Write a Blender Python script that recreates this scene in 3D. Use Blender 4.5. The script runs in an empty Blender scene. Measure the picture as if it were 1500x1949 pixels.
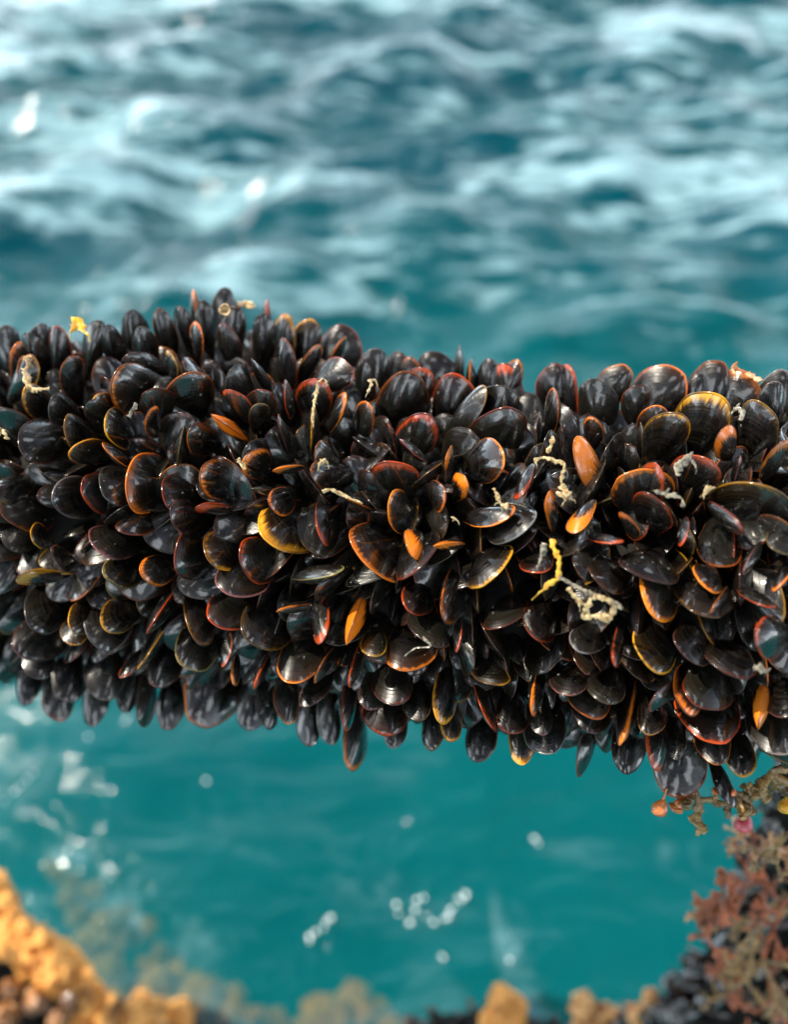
import bpy, math, random
import numpy as np
from mathutils import Vector, Matrix

# ------------------------------------------------------------------ camera
sc = bpy.context.scene
col = sc.collection
PITCH = math.radians(44.0)
CAM = Vector((0.0, 0.0, 0.80))
FPX = 1608.0                                   # focal length in photo pixels (photo 1500 x 1949)
RX = Vector((1, 0, 0))
FW = Vector((0, math.cos(PITCH), -math.sin(PITCH)))
UP = Vector((0, math.sin(PITCH), math.cos(PITCH)))
cd = bpy.data.cameras.new('camera')
cam = bpy.data.objects.new('camera', cd)
col.objects.link(cam)
cam.location = CAM
cam.rotation_euler = (math.pi / 2 - PITCH, 0, 0)
cd.sensor_fit = 'HORIZONTAL'
cd.sensor_width = 24.0
cd.lens = 24.0 * FPX / 1500.0
cd.clip_start = 0.01
cd.clip_end = 3000
cd.dof.use_dof = True
cd.dof.focus_distance = 0.243
cd.dof.aperture_fstop = 4.6
sc.camera = cam

# ------------------------------------------------------------------ light
SUN = Vector((-0.58, 0.16, 0.80)).normalized()
HAZE = 4.2
CLOUD = 2.2
w = bpy.data.worlds.new('World')
sc.world = w
w.use_nodes = True
nt = w.node_tree
bg = nt.nodes['Background']
sky = nt.nodes.new('ShaderNodeTexSky')
sky.sky_type = 'NISHITA'
sky.sun_disc = False
sky.sun_elevation = math.asin(SUN.z)
sky.sun_rotation = math.atan2(SUN.x, SUN.y)
sky.air_density = 1.0
sky.dust_density = 3.0
sky.ozone_density = 1.0
bg.inputs[1].default_value = 1.0
# milky sea haze low over the horizon on top of the clear sky
wg = nt.nodes.new('ShaderNodeTexCoord')
wsep = nt.nodes.new('ShaderNodeSeparateXYZ')
nt.links.new(wg.outputs['Generated'], wsep.inputs[0])
def wm(op, a, b=None):
    n = nt.nodes.new('ShaderNodeMath'); n.operation = op
    for i, v in enumerate((a, b)):
        if v is None: continue
        if isinstance(v, (int, float)): n.inputs[i].default_value = v
        else: nt.links.new(v, n.inputs[i])
    return n.outputs[0]
up_ = wm('ABSOLUTE', wsep.outputs[2])
ahead = wm('ADD', 0.28, wm('MULTIPLY', wm('POWER', wm('MULTIPLY', wm('ADD', wsep.outputs[1], 1.0), 0.5), 1.5), 0.72))
band = wm('MULTIPLY', wm('POWER', wm('SUBTRACT', 1.0, up_), 4.0), ahead)
vs = nt.nodes.new('ShaderNodeVectorMath'); vs.operation = 'SCALE'
nt.links.new(sky.outputs[0], vs.inputs[0]); vs.inputs['Scale'].default_value = 0.034
vh = nt.nodes.new('ShaderNodeVectorMath'); vh.operation = 'SCALE'
vh.inputs[0].default_value = (0.76, 0.92, 1.05)
nt.links.new(wm('MULTIPLY', band, HAZE), vh.inputs['Scale'])
cl = nt.nodes.new('ShaderNodeTexNoise'); cl.inputs['Scale'].default_value = 2.6; cl.inputs['Detail'].default_value = 6.0; cl.inputs['Distortion'].default_value = 0.5
nt.links.new(wg.outputs['Generated'], cl.inputs['Vector'])
cm = nt.nodes.new('ShaderNodeMapRange'); cm.interpolation_type = 'SMOOTHSTEP'
nt.links.new(cl.outputs[0], cm.inputs[0]); cm.inputs[1].default_value = 0.55; cm.inputs[2].default_value = 0.61
vc = nt.nodes.new('ShaderNodeVectorMath'); vc.operation = 'SCALE'
vc.inputs[0].default_value = (0.92, 0.97, 1.0)
nt.links.new(wm('MULTIPLY', cm.outputs[0], CLOUD), vc.inputs['Scale'])
vb = nt.nodes.new('ShaderNodeVectorMath'); vb.operation = 'ADD'
nt.links.new(vh.outputs[0], vb.inputs[0]); nt.links.new(vc.outputs[0], vb.inputs[1])
va = nt.nodes.new('ShaderNodeVectorMath'); va.operation = 'ADD'
nt.links.new(vs.outputs[0], va.inputs[0]); nt.links.new(vb.outputs[0], va.inputs[1])
nt.links.new(va.outputs[0], bg.inputs[0])
sl = bpy.data.lights.new('sun', 'SUN')
sl.energy = 5.0
sl.angle = math.radians(0.5)
sl.color = (1.0, 0.93, 0.78)
so = bpy.data.objects.new('sun', sl)
so.rotation_euler = SUN.to_track_quat('Z', 'Y').to_euler()
so.location = (-1, 1, 3)
col.objects.link(so)
sc.view_settings.view_transform = 'Standard'
sc.view_settings.look = 'None'
sc.view_settings.exposure = 0.60
sc.view_settings.gamma = 1.0
rng = random.Random(11)
nrs = np.random.RandomState(5)


# ------------------------------------------------------------------ helpers
def unproj(px, py, d):
    return CAM + FW * d + RX * ((px - 750.0) / FPX * d) + UP * ((974.5 - py) / FPX * d)


def proj(p):
    v = p - CAM
    d = v.dot(FW)
    return 750 + v.dot(RX) / d * FPX, 974.5 - v.dot(UP) / d * FPX, d


def tag(o, label=None, cat=None, group=None, kind=None):
    if label: o['label'] = label
    if cat: o['category'] = cat
    if group: o['group'] = group
    if kind: o['kind'] = kind
    return o


def mesh_from(name, V, F, mat=None, smooth=True, uv=None):
    me = bpy.data.meshes.new(name)
    me.from_pydata([tuple(v) for v in V], [], [tuple(f) for f in F])
    if smooth:
        me.polygons.foreach_set('use_smooth', [True] * len(me.polygons))
    if uv is not None:
        l = me.uv_layers.new(name='UVMap')
        vi = np.empty(len(me.loops), dtype=np.int32)
        me.loops.foreach_get('vertex_index', vi)
        l.data.foreach_set('uv', np.asarray(uv, dtype=np.float32)[vi].ravel())
    if mat: me.materials.append(mat)
    me.update()
    return me


def link(name, me, parent=None, loc=None):
    o = bpy.data.objects.new(name, me)
    col.objects.link(o)
    if parent: o.parent = parent
    if loc is not None: o.location = loc
    return o


def newmat(name):
    m = bpy.data.materials.new(name)
    m.use_nodes = True
    return m, m.node_tree, m.node_tree.nodes['Principled BSDF']


def N(nt, t, **kw):
    n = nt.nodes.new(t)
    for k, v in kw.items():
        if k.startswith('i_'):
            key = k[2:]
            n.inputs[int(key) if key.isdigit() else key].default_value = v
        else:
            setattr(n, k, v)
    return n


def math_(nt, op, a, b=None, c=None, clamp=False):
    n = nt.nodes.new('ShaderNodeMath')
    n.operation = op
    n.use_clamp = clamp
    for i, v in enumerate((a, b, c)):
        if v is None: continue
        if isinstance(v, (int, float)): n.inputs[i].default_value = v
        else: nt.links.new(v, n.inputs[i])
    return n.outputs[0]


def mixc(nt, f, a, b, blend='MIX'):
    n = nt.nodes.new('ShaderNodeMix')
    n.data_type = 'RGBA'
    n.blend_type = blend
    for s, v in ((n.inputs[0], f), (n.inputs[6], a), (n.inputs[7], b)):
        if isinstance(v, (int, float)): s.default_value = v
        elif isinstance(v, tuple): s.default_value = v if len(v) == 4 else v + (1,)
        else: nt.links.new(v, s)
    return n.outputs[2]


def sstep(nt, v, a, b):
    n = nt.nodes.new('ShaderNodeMapRange')
    n.interpolation_type = 'SMOOTHSTEP'
    nt.links.new(v, n.inputs[0])
    for i, q in ((1, a), (2, b)):
        if isinstance(q, (int, float)): n.inputs[i].default_value = q
        else: nt.links.new(q, n.inputs[i])
    return n.outputs[0]


# ------------------------------------------------------------------ water
def wave_height(X, Y):
    r = np.random.RandomState(21)
    H = np.zeros_like(X)
    for k in range(110):
        lam = 0.07 * (13.0 ** (r.rand() ** 0.9))          # 0.07 .. 0.9 m
        th = r.normal(math.radians(-68), 0.75)            # travelling away / to the lower left
        kx, ky = math.cos(th) * 2 * math.pi / lam, math.sin(th) * 2 * math.pi / lam
        a = 0.0066 * lam ** 0.95 * (0.5 + r.rand())
        ph = r.rand() * 6.283
        q = np.sin(kx * X + ky * Y + ph + 0.6 * np.sin(X * 1.7 + Y * 1.1 + ph))
        H += a * (q - 0.35 * (1 - q * q))
    calm = 0.13 + 0.87 * np.clip((Y - 0.2) / 1.2, 0, 1)
    return H * calm


def water_material():
    m, nt, bs = newmat('sea water')
    L = nt.links
    tc = N(nt, 'ShaderNodeNewGeometry')
    pos = tc.outputs['Position']
    n1 = N(nt, 'ShaderNodeTexNoise', i_Scale=0.9, i_Detail=3.0)
    L.new(pos, n1.inputs['Vector'])
    base = mixc(nt, sstep(nt, n1.outputs[0], 0.3, 0.7), (0.000, 0.076, 0.098), (0.001, 0.112, 0.134))
    sp = N(nt, 'ShaderNodeSeparateXYZ')
    L.new(pos, sp.inputs[0])
    base = mixc(nt, sstep(nt, sp.outputs[1], 0.7, 2.0), base, (0.000, 0.052, 0.090))
    # sky glare of wind-roughened swaths painted pale into the colour, broken up by noise
    def noise_(rot, sc_, scale, detail=5.0, rough=0.55, dist=0.5):
        mp = N(nt, 'ShaderNodeMapping')
        mp.inputs['Rotation'].default_value = (0, 0, math.radians(rot))
        mp.inputs['Scale'].default_value = sc_ + (1,)
        L.new(pos, mp.inputs[0])
        n = N(nt, 'ShaderNodeTexNoise', i_Scale=scale, i_Detail=detail, i_Roughness=rough, i_Distortion=dist)
        L.new(mp.outputs[0], n.inputs['Vector'])
        return n.outputs[0]
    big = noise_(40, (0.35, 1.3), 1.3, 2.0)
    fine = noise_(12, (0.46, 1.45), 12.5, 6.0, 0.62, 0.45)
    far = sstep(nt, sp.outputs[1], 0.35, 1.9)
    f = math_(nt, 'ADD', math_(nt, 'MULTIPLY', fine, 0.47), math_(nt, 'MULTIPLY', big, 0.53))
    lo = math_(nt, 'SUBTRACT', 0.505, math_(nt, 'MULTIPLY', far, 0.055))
    painted_glare = math_(nt, 'MULTIPLY', sstep(nt, f, lo, math_(nt, 'ADD', lo, 0.105)), math_(nt, 'ADD', 0.12, math_(nt, 'MULTIPLY', far, 0.56)))
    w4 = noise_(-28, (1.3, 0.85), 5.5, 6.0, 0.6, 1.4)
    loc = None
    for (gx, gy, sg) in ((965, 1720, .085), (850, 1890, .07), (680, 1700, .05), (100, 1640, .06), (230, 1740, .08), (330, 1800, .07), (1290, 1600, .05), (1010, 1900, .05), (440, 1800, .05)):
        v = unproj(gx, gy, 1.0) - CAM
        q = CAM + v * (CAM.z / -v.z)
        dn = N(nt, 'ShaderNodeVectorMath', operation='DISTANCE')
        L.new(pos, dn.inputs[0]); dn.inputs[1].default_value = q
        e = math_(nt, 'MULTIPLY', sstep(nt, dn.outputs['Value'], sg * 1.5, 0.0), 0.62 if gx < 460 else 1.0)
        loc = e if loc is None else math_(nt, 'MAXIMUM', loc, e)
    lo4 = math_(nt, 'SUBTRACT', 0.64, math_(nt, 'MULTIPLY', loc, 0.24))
    f4 = math_(nt, 'MULTIPLY', sstep(nt, w4, lo4, math_(nt, 'ADD', lo4, 0.34)), math_(nt, 'MULTIPLY', math_(nt, 'SUBTRACT', 1.0, far), 0.62))  # near wisps: reflected sky, also painted into the water's colour
    painted_glare = math_(nt, 'MAXIMUM', painted_glare, f4)
    base = mixc(nt, painted_glare, base, (0.40, 0.64, 0.74))
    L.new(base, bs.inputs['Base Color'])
    bs.inputs['Roughness'].default_value = 0.10
    bs.inputs['IOR'].default_value = 1.34
    b1 = N(nt, 'ShaderNodeTexNoise', i_Scale=11.0, i_Detail=5.0, i_Roughness=0.55, i_Distortion=0.6)
    mp2 = N(nt, 'ShaderNodeMapping')
    mp2.inputs['Rotation'].default_value = (0, 0, math.radians(20))
    mp2.inputs['Scale'].default_value = (0.6, 1.4, 1)
    L.new(pos, mp2.inputs[0])
    L.new(mp2.outputs[0], b1.inputs['Vector'])
    bp = N(nt, 'ShaderNodeBump', i_Strength=1.0, i_Distance=0.014)
    b2 = N(nt, 'ShaderNodeTexNoise', i_Scale=42.0, i_Detail=3.0, i_Roughness=0.5)
    L.new(mp2.outputs[0], b2.inputs['Vector'])
    L.new(math_(nt, 'ADD', b1.outputs[0], math_(nt, 'MULTIPLY', b2.outputs[0], 0.16)), bp.inputs['Height'])
    # cat's-paws: small patches of steep fine ripples that throw sun glints
    pm = None
    for (gx, gy, sg) in ((800, 1735, .030), (865, 1715, .022), (610, 1768, .022), (1020, 1600, .013), (212, 1652, .012), (38, 1495, .030), (168, 1402, .012), (240, 1365, .016),
                         (970, 1830, .012), (842, 1822, .014), (953, 416, .02), (395, 1485, .012)):
        v = unproj(gx, gy, 1.0) - CAM
        q = CAM + v * (CAM.z / -v.z)
        dn = N(nt, 'ShaderNodeVectorMath', operation='DISTANCE')
        L.new(pos, dn.inputs[0]); dn.inputs[1].default_value = q
        e = sstep(nt, dn.outputs['Value'], sg * 1.7, sg * 0.3)
        pm = e if pm is None else math_(nt, 'MAXIMUM', pm, e)
    b3 = N(nt, 'ShaderNodeTexNoise', i_Scale=230.0, i_Detail=0.5)
    L.new(pos, b3.inputs['Vector'])
    bp3 = N(nt, 'ShaderNodeBump', i_Strength=1.0, i_Distance=0.0016)
    L.new(math_(nt, 'MULTIPLY', b3.outputs[0], math_(nt, 'ADD', pm, 0.16)), bp3.inputs['Height'])
    L.new(bp.outputs[0], bp3.inputs['Normal'])
    L.new(bp3.outputs[0], bs.inputs['Normal'])
    tr = N(nt, 'ShaderNodeBsdfTransparent')
    tr.inputs[0].default_value = (0.95, 0.97, 0.84, 1)
    mx = N(nt, 'ShaderNodeMixShader')
    fac = math_(nt, 'MULTIPLY', math_(nt, 'SUBTRACT', 1.0, painted_glare), 0.36)
    L.new(fac, mx.inputs[0])
    L.new(bs.outputs[0], mx.inputs[1])
    L.new(tr.outputs[0], mx.inputs[2])
    L.new(mx.outputs[0], nt.nodes['Material Output'].inputs[0])
    return m


PAINTED_GLARE = 0.45


def build_water():
    ys = [-2.0, -1.0, -0.5]
    y = -0.3
    while y < 12:
        ys.append(y)
        y += 0.010 if y < 1.2 else 0.010 + (y - 1.2) * 0.008
    ys += [14, 17, 22, 30, 45, 80, 150, 300, 700, 1500]
    n = 420
    t = np.linspace(-1, 1, n)
    V = []
    for y in ys:
        half = 1.0 + max(0, y) * 1.1
        V.append(np.stack([half * t, np.full(n, y), np.zeros(n)], 1))
    V = np.array(V)
    fade = np.clip(1 - (V[:, :, 1] - 9) / 8.0, 0, 1)
    V[:, :, 2] = wave_height(V[:, :, 0], V[:, :, 1]) * fade
    r = len(ys)
    idx = np.arange(r * n).reshape(r, n)
    F = np.stack([idx[:-1, :-1], idx[:-1, 1:], idx[1:, 1:], idx[1:, :-1]], -1).reshape(-1, 4)
    me = mesh_from('water', V.reshape(-1, 3), F, water_material())
    tag(link('water', me), 'rippling teal sea water with pale streaks of reflected sky', 'water', kind='structure')
    md, nt_, bs = newmat('deep water')
    bs.inputs['Base Color'].default_value = (0.004, 0.14, 0.15, 1)
    bs.inputs['Roughness'].default_value = 1.0
    bs.inputs['Specular IOR Level'].default_value = 0.0
    me = mesh_from('deep', [(-60, -20, -0.7), (60, -20, -0.7), (60, 100, -0.7), (-60, 100, -0.7)], [(0, 1, 2, 3)], md)
    tag(link('sea_bed', me), 'murky teal depth seen through the water', 'sea bed', kind='structure')


build_water()

# ------------------------------------------------------------------ the main rope's path
AX = [(-420, 985, 0.392), (-200, 985, 0.370), (0, 982, 0.345), (400, 970, 0.322), (750, 1052, 0.302), (1100, 1085, 0.288),
      (1500, 1112, 0.274), (1750, 1130, 0.266), (2000, 1150, 0.260)]
AXR = [0.076, 0.075, 0.0745, 0.0785, 0.0685, 0.0670, 0.0655, 0.065, 0.065]
AXW = [unproj(*a) for a in AX]


def catmull(P, t):
    n = len(P) - 1
    i = min(int(t), n - 1)
    u = t - i
    p0, p1, p2, p3 = P[max(i - 1, 0)], P[i], P[i + 1], P[min(i + 2, n)]
    return 0.5 * ((2 * p1) + (p2 - p0) * u + (2 * p0 - 5 * p1 + 4 * p2 - p3) * u * u + (3 * p1 - p0 - 3 * p2 + p3) * u ** 3)


AXD = np.array([catmull(AXW, t) for t in np.linspace(0, len(AX) - 1, 400)])
AXRR = np.interp(np.linspace(0, len(AX) - 1, 400), range(len(AX)), AXR)


def nearest(P):
    d = np.linalg.norm(AXD - np.array(P), axis=1)
    i = int(d.argmin())
    return i, float(d[i])


def surf(px, py):
    """point of the rope's outer envelope seen at a photo pixel, and its outward normal"""
    v = (unproj(px, py, 1.0) - CAM).normalized()
    t, best, bt = 0.12, 9, 0
    for k in range(120):
        P = CAM + v * t
        i, d = nearest(P)
        s = d - AXRR[i]
        if s < best: best, bt = s, t
        if s < 2e-4 or t > 0.7: break
        t += max(s * 0.8, 4e-4)
    P = CAM + v * bt
    i, d = nearest(P)
    return P, (P - Vector(AXD[i])).normalized()


# ------------------------------------------------------------------ mussel shapes
def spline_closed(pts, n):
    P = [Vector(p) for p in pts]
    P = P + [P[0]]
    out = []
    m = len(P) - 1
    for k in range(n + 1):
        t = k / n * m
        i = min(int(t), m - 1)
        u = t - i
        p1, p2 = P[i], P[i + 1]
        p0 = P[i - 1] if i > 0 else P[0]
        p3 = P[i + 2] if i + 2 <= m else P[m]
        out.append(0.5 * ((2 * p1) + (p2 - p0) * u + (2 * p0 - 5 * p1 + 4 * p2 - p3) * u * u + (3 * p1 - p0 - 3 * p2 + p3) * u ** 3))
    return out


NT, NG = 44, 16
VAR = []                                     # (verts_a, faces_a, uv_a, verts_b, ..., lip)


def shell_variant(seed):
    r = random.Random(seed)
    j = lambda s: r.uniform(-s, s)
    wide = r.uniform(0.92, 1.1)
    tip = r.choice([0.72, 0.82, 0.92, 1.0])
    pts = [(0, 0), (.05, .07 + j(.01)), (.17, .16 + j(.015)), (.36, .255 + j(.02)), (.56, .295 + j(.02)), (.76, .27 + j(.02)),
           (.91, .175 + j(.015)), (.99, .04 + j(.02)), (.985, -.10 + j(.02)), (.90, -.195 + j(.015)), (.74, -.235 + j(.015)),
           (.54, -.225 + j(.02)), (.33, -.17 + j(.02)), (.15, -.10 + j(.01)), (.04, -.04)]
    pts = [(x, y * wide * (1 - (1 - tip) * max(0, (x - .45) / .55) ), 0) for x, y in pts]
    O = spline_closed(pts, NT)
    O[0] = O[-1] = Vector((0, 0, 0))
    ip = max(range(len(O)), key=lambda k: O[k].x)
    xm = O[ip].x
    dx = np.array([p.x for p in O[:ip + 1]]); dy = np.array([p.y for p in O[:ip + 1]])
    vx = np.array([p.x for p in O[ip:]][::-1]); vy = np.array([p.y for p in O[ip:]][::-1])
    def thick(x, y):
        x = min(max(x, 1e-4), xm - 1e-5)
        a, b = float(np.interp(x, dx, dy)), float(np.interp(x, vx, vy))
        s = (y - (a + b) / 2) / max((a - b) / 2, 1e-4)
        s = max(-1, min(1, s))
        s2 = s + 0.22 * (1 - s * s)            # the shell is fullest towards one side
        u = x / xm
        g = (u ** 0.70) * ((1 - u) ** 0.82) / 0.345
        return 0.162 * g * max(0, 1 - s2 * s2) ** 0.86
    parts = []
    for sgn in (1, -1):
        V, U, F = [], [], []
        gs = [1 - (1 - k / NG) ** 1.35 for k in range(NG + 1)]
        gs[0] = 0.02
        for gi, g in enumerate(gs):
            for k, p in enumerate(O):
                x, y = p.x * g, p.y * g
                ring = 0.0012 * math.sin(g * 34 + seed) * (g > .3)
                t = thick(x, y) + (ring if gi < NG else 0)
                if gi == NG: t = 0.0
                V.append((x, y, sgn * (t + 0.006)))
                U.append((k / NT, g))
        n = NT + 1
        for a in range(NG):
            for k in range(NT):
                f = (a * n + k, a * n + k + 1, (a + 1) * n + k + 1, (a + 1) * n + k)
                F.append(f[::-1] if sgn > 0 else f)
        parts.append((np.array(V), F, np.array(U)))
    # lip: a thin rounded welt along the seam
    V, U, F = [], [], []
    n = NT + 1
    for k, p in enumerate(O):
        c = Vector((0.5, 0, 0))
        a, b = O[max(k - 1, 0)], O[min(k + 1, NT)]
        tg = (b - a).normalized()
        nr = Vector((-tg.y, tg.x, 0))
        if nr.dot(p - c) < 0: nr = -nr
        w = 0.0100 * (0.35 + 0.65 * math.sin(math.pi * k / NT)) 
        for q in range(6):
            an = q / 6 * 2 * math.pi
            V.append(p + nr * (w * 1.1 * math.cos(an) - 0.001) + Vector((0, 0, w * 1.35 * math.sin(an))))
            U.append((k / NT, 1.0))
    for k in range(NT):
        for q in range(6):
            F.append((k * 6 + q, k * 6 + (q + 1) % 6, (k + 1) * 6 + (q + 1) % 6, (k + 1) * 6 + q))
    parts.append((np.array([tuple(v) for v in V]), F, np.array(U)))
    return parts


def shell_material(name, stuff=False, lip=False):
    m, nt, bs = newmat(name)
    L = nt.links
    uv = N(nt, 'ShaderNodeUVMap')
    uv.uv_map = 'UVMap'
    sep = N(nt, 'ShaderNodeSeparateXYZ')
    L.new(uv.outputs[0], sep.inputs[0])
    th, g = sep.outputs[0], sep.outputs[1]
    if stuff:
        at = N(nt, 'ShaderNodeAttribute', attribute_name='tint')
        rim, ext = at.outputs['Color'], at.outputs['Alpha']
        rnd_ = math_(nt, 'FRACT', math_(nt, 'MULTIPLY', ext, 77.7))
    else:
        oi = N(nt, 'ShaderNodeObjectInfo')
        rim, ext, rnd_ = oi.outputs['Color'], oi.outputs['Alpha'], oi.outputs['Random']
    ext = math_(nt, 'MULTIPLY', ext, 0.86)
    cv = N(nt, 'ShaderNodeCombineXYZ')
    L.new(th, cv.inputs[0]); L.new(g, cv.inputs[1]); L.new(rnd_, cv.inputs[2])

    def stretched(sx, sy, detail=3.0, zs=30.0):
        mp = N(nt, 'ShaderNodeMapping')
        mp.inputs['Scale'].default_value = (sx, sy, zs)
        L.new(cv.outputs[0], mp.inputs[0])
        n = N(nt, 'ShaderNodeTexNoise', i_Scale=1.0, i_Detail=detail)
        L.new(mp.outputs[0], n.inputs['Vector'])
        return n.outputs[0]
    rays = stretched(70, 1.2, 2.0)
    rings = stretched(1.5, 46, 4.0)
    blot = stretched(5, 5, 4.0)
    rim_dark = mixc(nt, 0.74, rim, (0.03, 0.015, 0.008))
    if lip:
        arc = stretched(2.6, 0.0, 1.0, 55.0)
        rim_dk = mixc(nt, 0.84, rim, (0.016, 0.010, 0.008))
        c = mixc(nt, math_(nt, 'MAXIMUM', sstep(nt, arc, 0.42, 0.54), math_(nt, 'MULTIPLY', sstep(nt, blot, 0.45, 0.65), 0.5)), rim, rim_dk)
        L.new(c, bs.inputs['Base Color'])
        bs.inputs['Roughness'].default_value = 0.16
        bs.inputs['Subsurface Weight'].default_value = 0.25
        bs.inputs['Subsurface Radius'].default_value = (1.0, 0.35, 0.1)
        bs.inputs['Subsurface Scale'].default_value = 0.0015
        return m
    post = math_(nt, 'POWER', math_(nt, 'SINE', math_(nt, 'MULTIPLY', th, math.pi)), 0.8)
    # width of the coloured growing edge: ext 0 -> a hairline, 1 -> most of the shell
    lo = math_(nt, 'SUBTRACT', 0.978, math_(nt, 'MULTIPLY', math_(nt, 'POWER', ext, 1.7), 0.60))
    lo = math_(nt, 'ADD', lo, math_(nt, 'MULTIPLY', math_(nt, 'SUBTRACT', rays, 0.5), math_(nt, 'ADD', 0.04, math_(nt, 'MULTIPLY', math_(nt, 'POWER', ext, 1.5), 0.75))))
    hi = math_(nt, 'ADD', lo, math_(nt, 'ADD', 0.03, math_(nt, 'MULTIPLY', ext, 0.16)))
    mk = math_(nt, 'MULTIPLY', sstep(nt, g, lo, hi), math_(nt, 'MULTIPLY', post, math_(nt, 'SUBTRACT', 1.0, math_(nt, 'MULTIPLY', sstep(nt, stretched(2.6, 0.0, 1.0, 55.0), 0.44, 0.60), math_(nt, 'SUBTRACT', 0.8, math_(nt, 'MULTIPLY', ext, 0.8))))))
    body = mixc(nt, sstep(nt, rings, 0.42, 0.72), (0.0007, 0.0006, 0.0006), (0.013, 0.0098, 0.0055))
    body = mixc(nt, math_(nt, 'MULTIPLY', sstep(nt, blot, 0.45, 0.7), 0.7), body, (0.005, 0.004, 0.005))
    body = mixc(nt, math_(nt, 'MULTIPLY', sstep(nt, g, 0.80, 1.0), 0.12), body, rim_dark)
    body = mixc(nt, math_(nt, 'MULTIPLY', sstep(nt, rnd_, 0.5, 1.0), 0.35), body, (0.018, 0.017, 0.012))
    c = mixc(nt, mk, body, rim)
    dk = math_(nt, 'MULTIPLY', sstep(nt, rays, 0.52, 0.62), math_(nt, 'MULTIPLY', mk, math_(nt, 'SUBTRACT', 0.75, math_(nt, 'MULTIPLY', ext, 0.75))))
    c = mixc(nt, dk, c, (0.03, 0.016, 0.006))
    L.new(c, bs.inputs['Base Color'])
    rg = math_(nt, 'ADD', 0.22, math_(nt, 'MULTIPLY', sstep(nt, blot, 0.4, 0.75), 0.16))
    L.new(rg, bs.inputs['Roughness'])
    bs.inputs['IOR'].default_value = 1.42
    bs.inputs['Coat IOR'].default_value = 1.6
    bs.inputs['Coat Weight'].default_value = 1.0
    bs.inputs['Coat Roughness'].default_value = 0.02
    tcn = N(nt, 'ShaderNodeNewGeometry')
    wob = N(nt, 'ShaderNodeTexNoise', i_Scale=150.0, i_Detail=2.0)
    L.new(tcn.outputs['Position'], wob.inputs['Vector'])
    hgt = math_(nt, 'ADD', math_(nt, 'MULTIPLY', rings, 1.0), math_(nt, 'MULTIPLY', wob.outputs[0], 0.55))
    hgt = math_(nt, 'ADD', hgt, math_(nt, 'MULTIPLY', rays, 0.12))
    bp = N(nt, 'ShaderNodeBump', i_Strength=0.45, i_Distance=0.00035)
    L.new(hgt, bp.inputs['Height'])
    L.new(bp.outputs[0], bs.inputs['Normal'])
    bp2 = N(nt, 'ShaderNodeBump', i_Strength=0.25, i_Distance=0.00028)
    L.new(math_(nt, 'ADD', wob.outputs[0], math_(nt, 'MULTIPLY', rings, 0.22)), bp2.inputs['Height'])
    L.new(bp2.outputs[0], bs.inputs['Coat Normal'])
    return m


M_VALVE = shell_material('wet mussel shell')
M_LIP = shell_material('mussel shell edge', lip=True)
M_VALVE_S = shell_material('wet mussel shell of the crowd', stuff=True)
M_LIP_S = shell_material('mussel shell edge of the crowd', stuff=True, lip=True)
for sd in range(10):
    pr = shell_variant(100 + sd)
    mes = [mesh_from('mussel_shape', V, F, M_LIP if i == 2 else M_VALVE, uv=U) for i, (V, F, U) in enumerate(pr)]
    VAR.append((pr, mes))

RIMS = {  # colour of the growing edge
    'F': (0.95, 0.22, 0.008), 'Y': (0.66, 0.29, 0.015), 'O': (0.72, 0.18, 0.012), 'R': (0.40, 0.048, 0.005), 'B': (0.20, 0.085, 0.03),
    'P': (0.20, 0.075, 0.070), 'G': (0.16, 0.15, 0.14), 'K': (0.26, 0.19, 0.07)}

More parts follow.
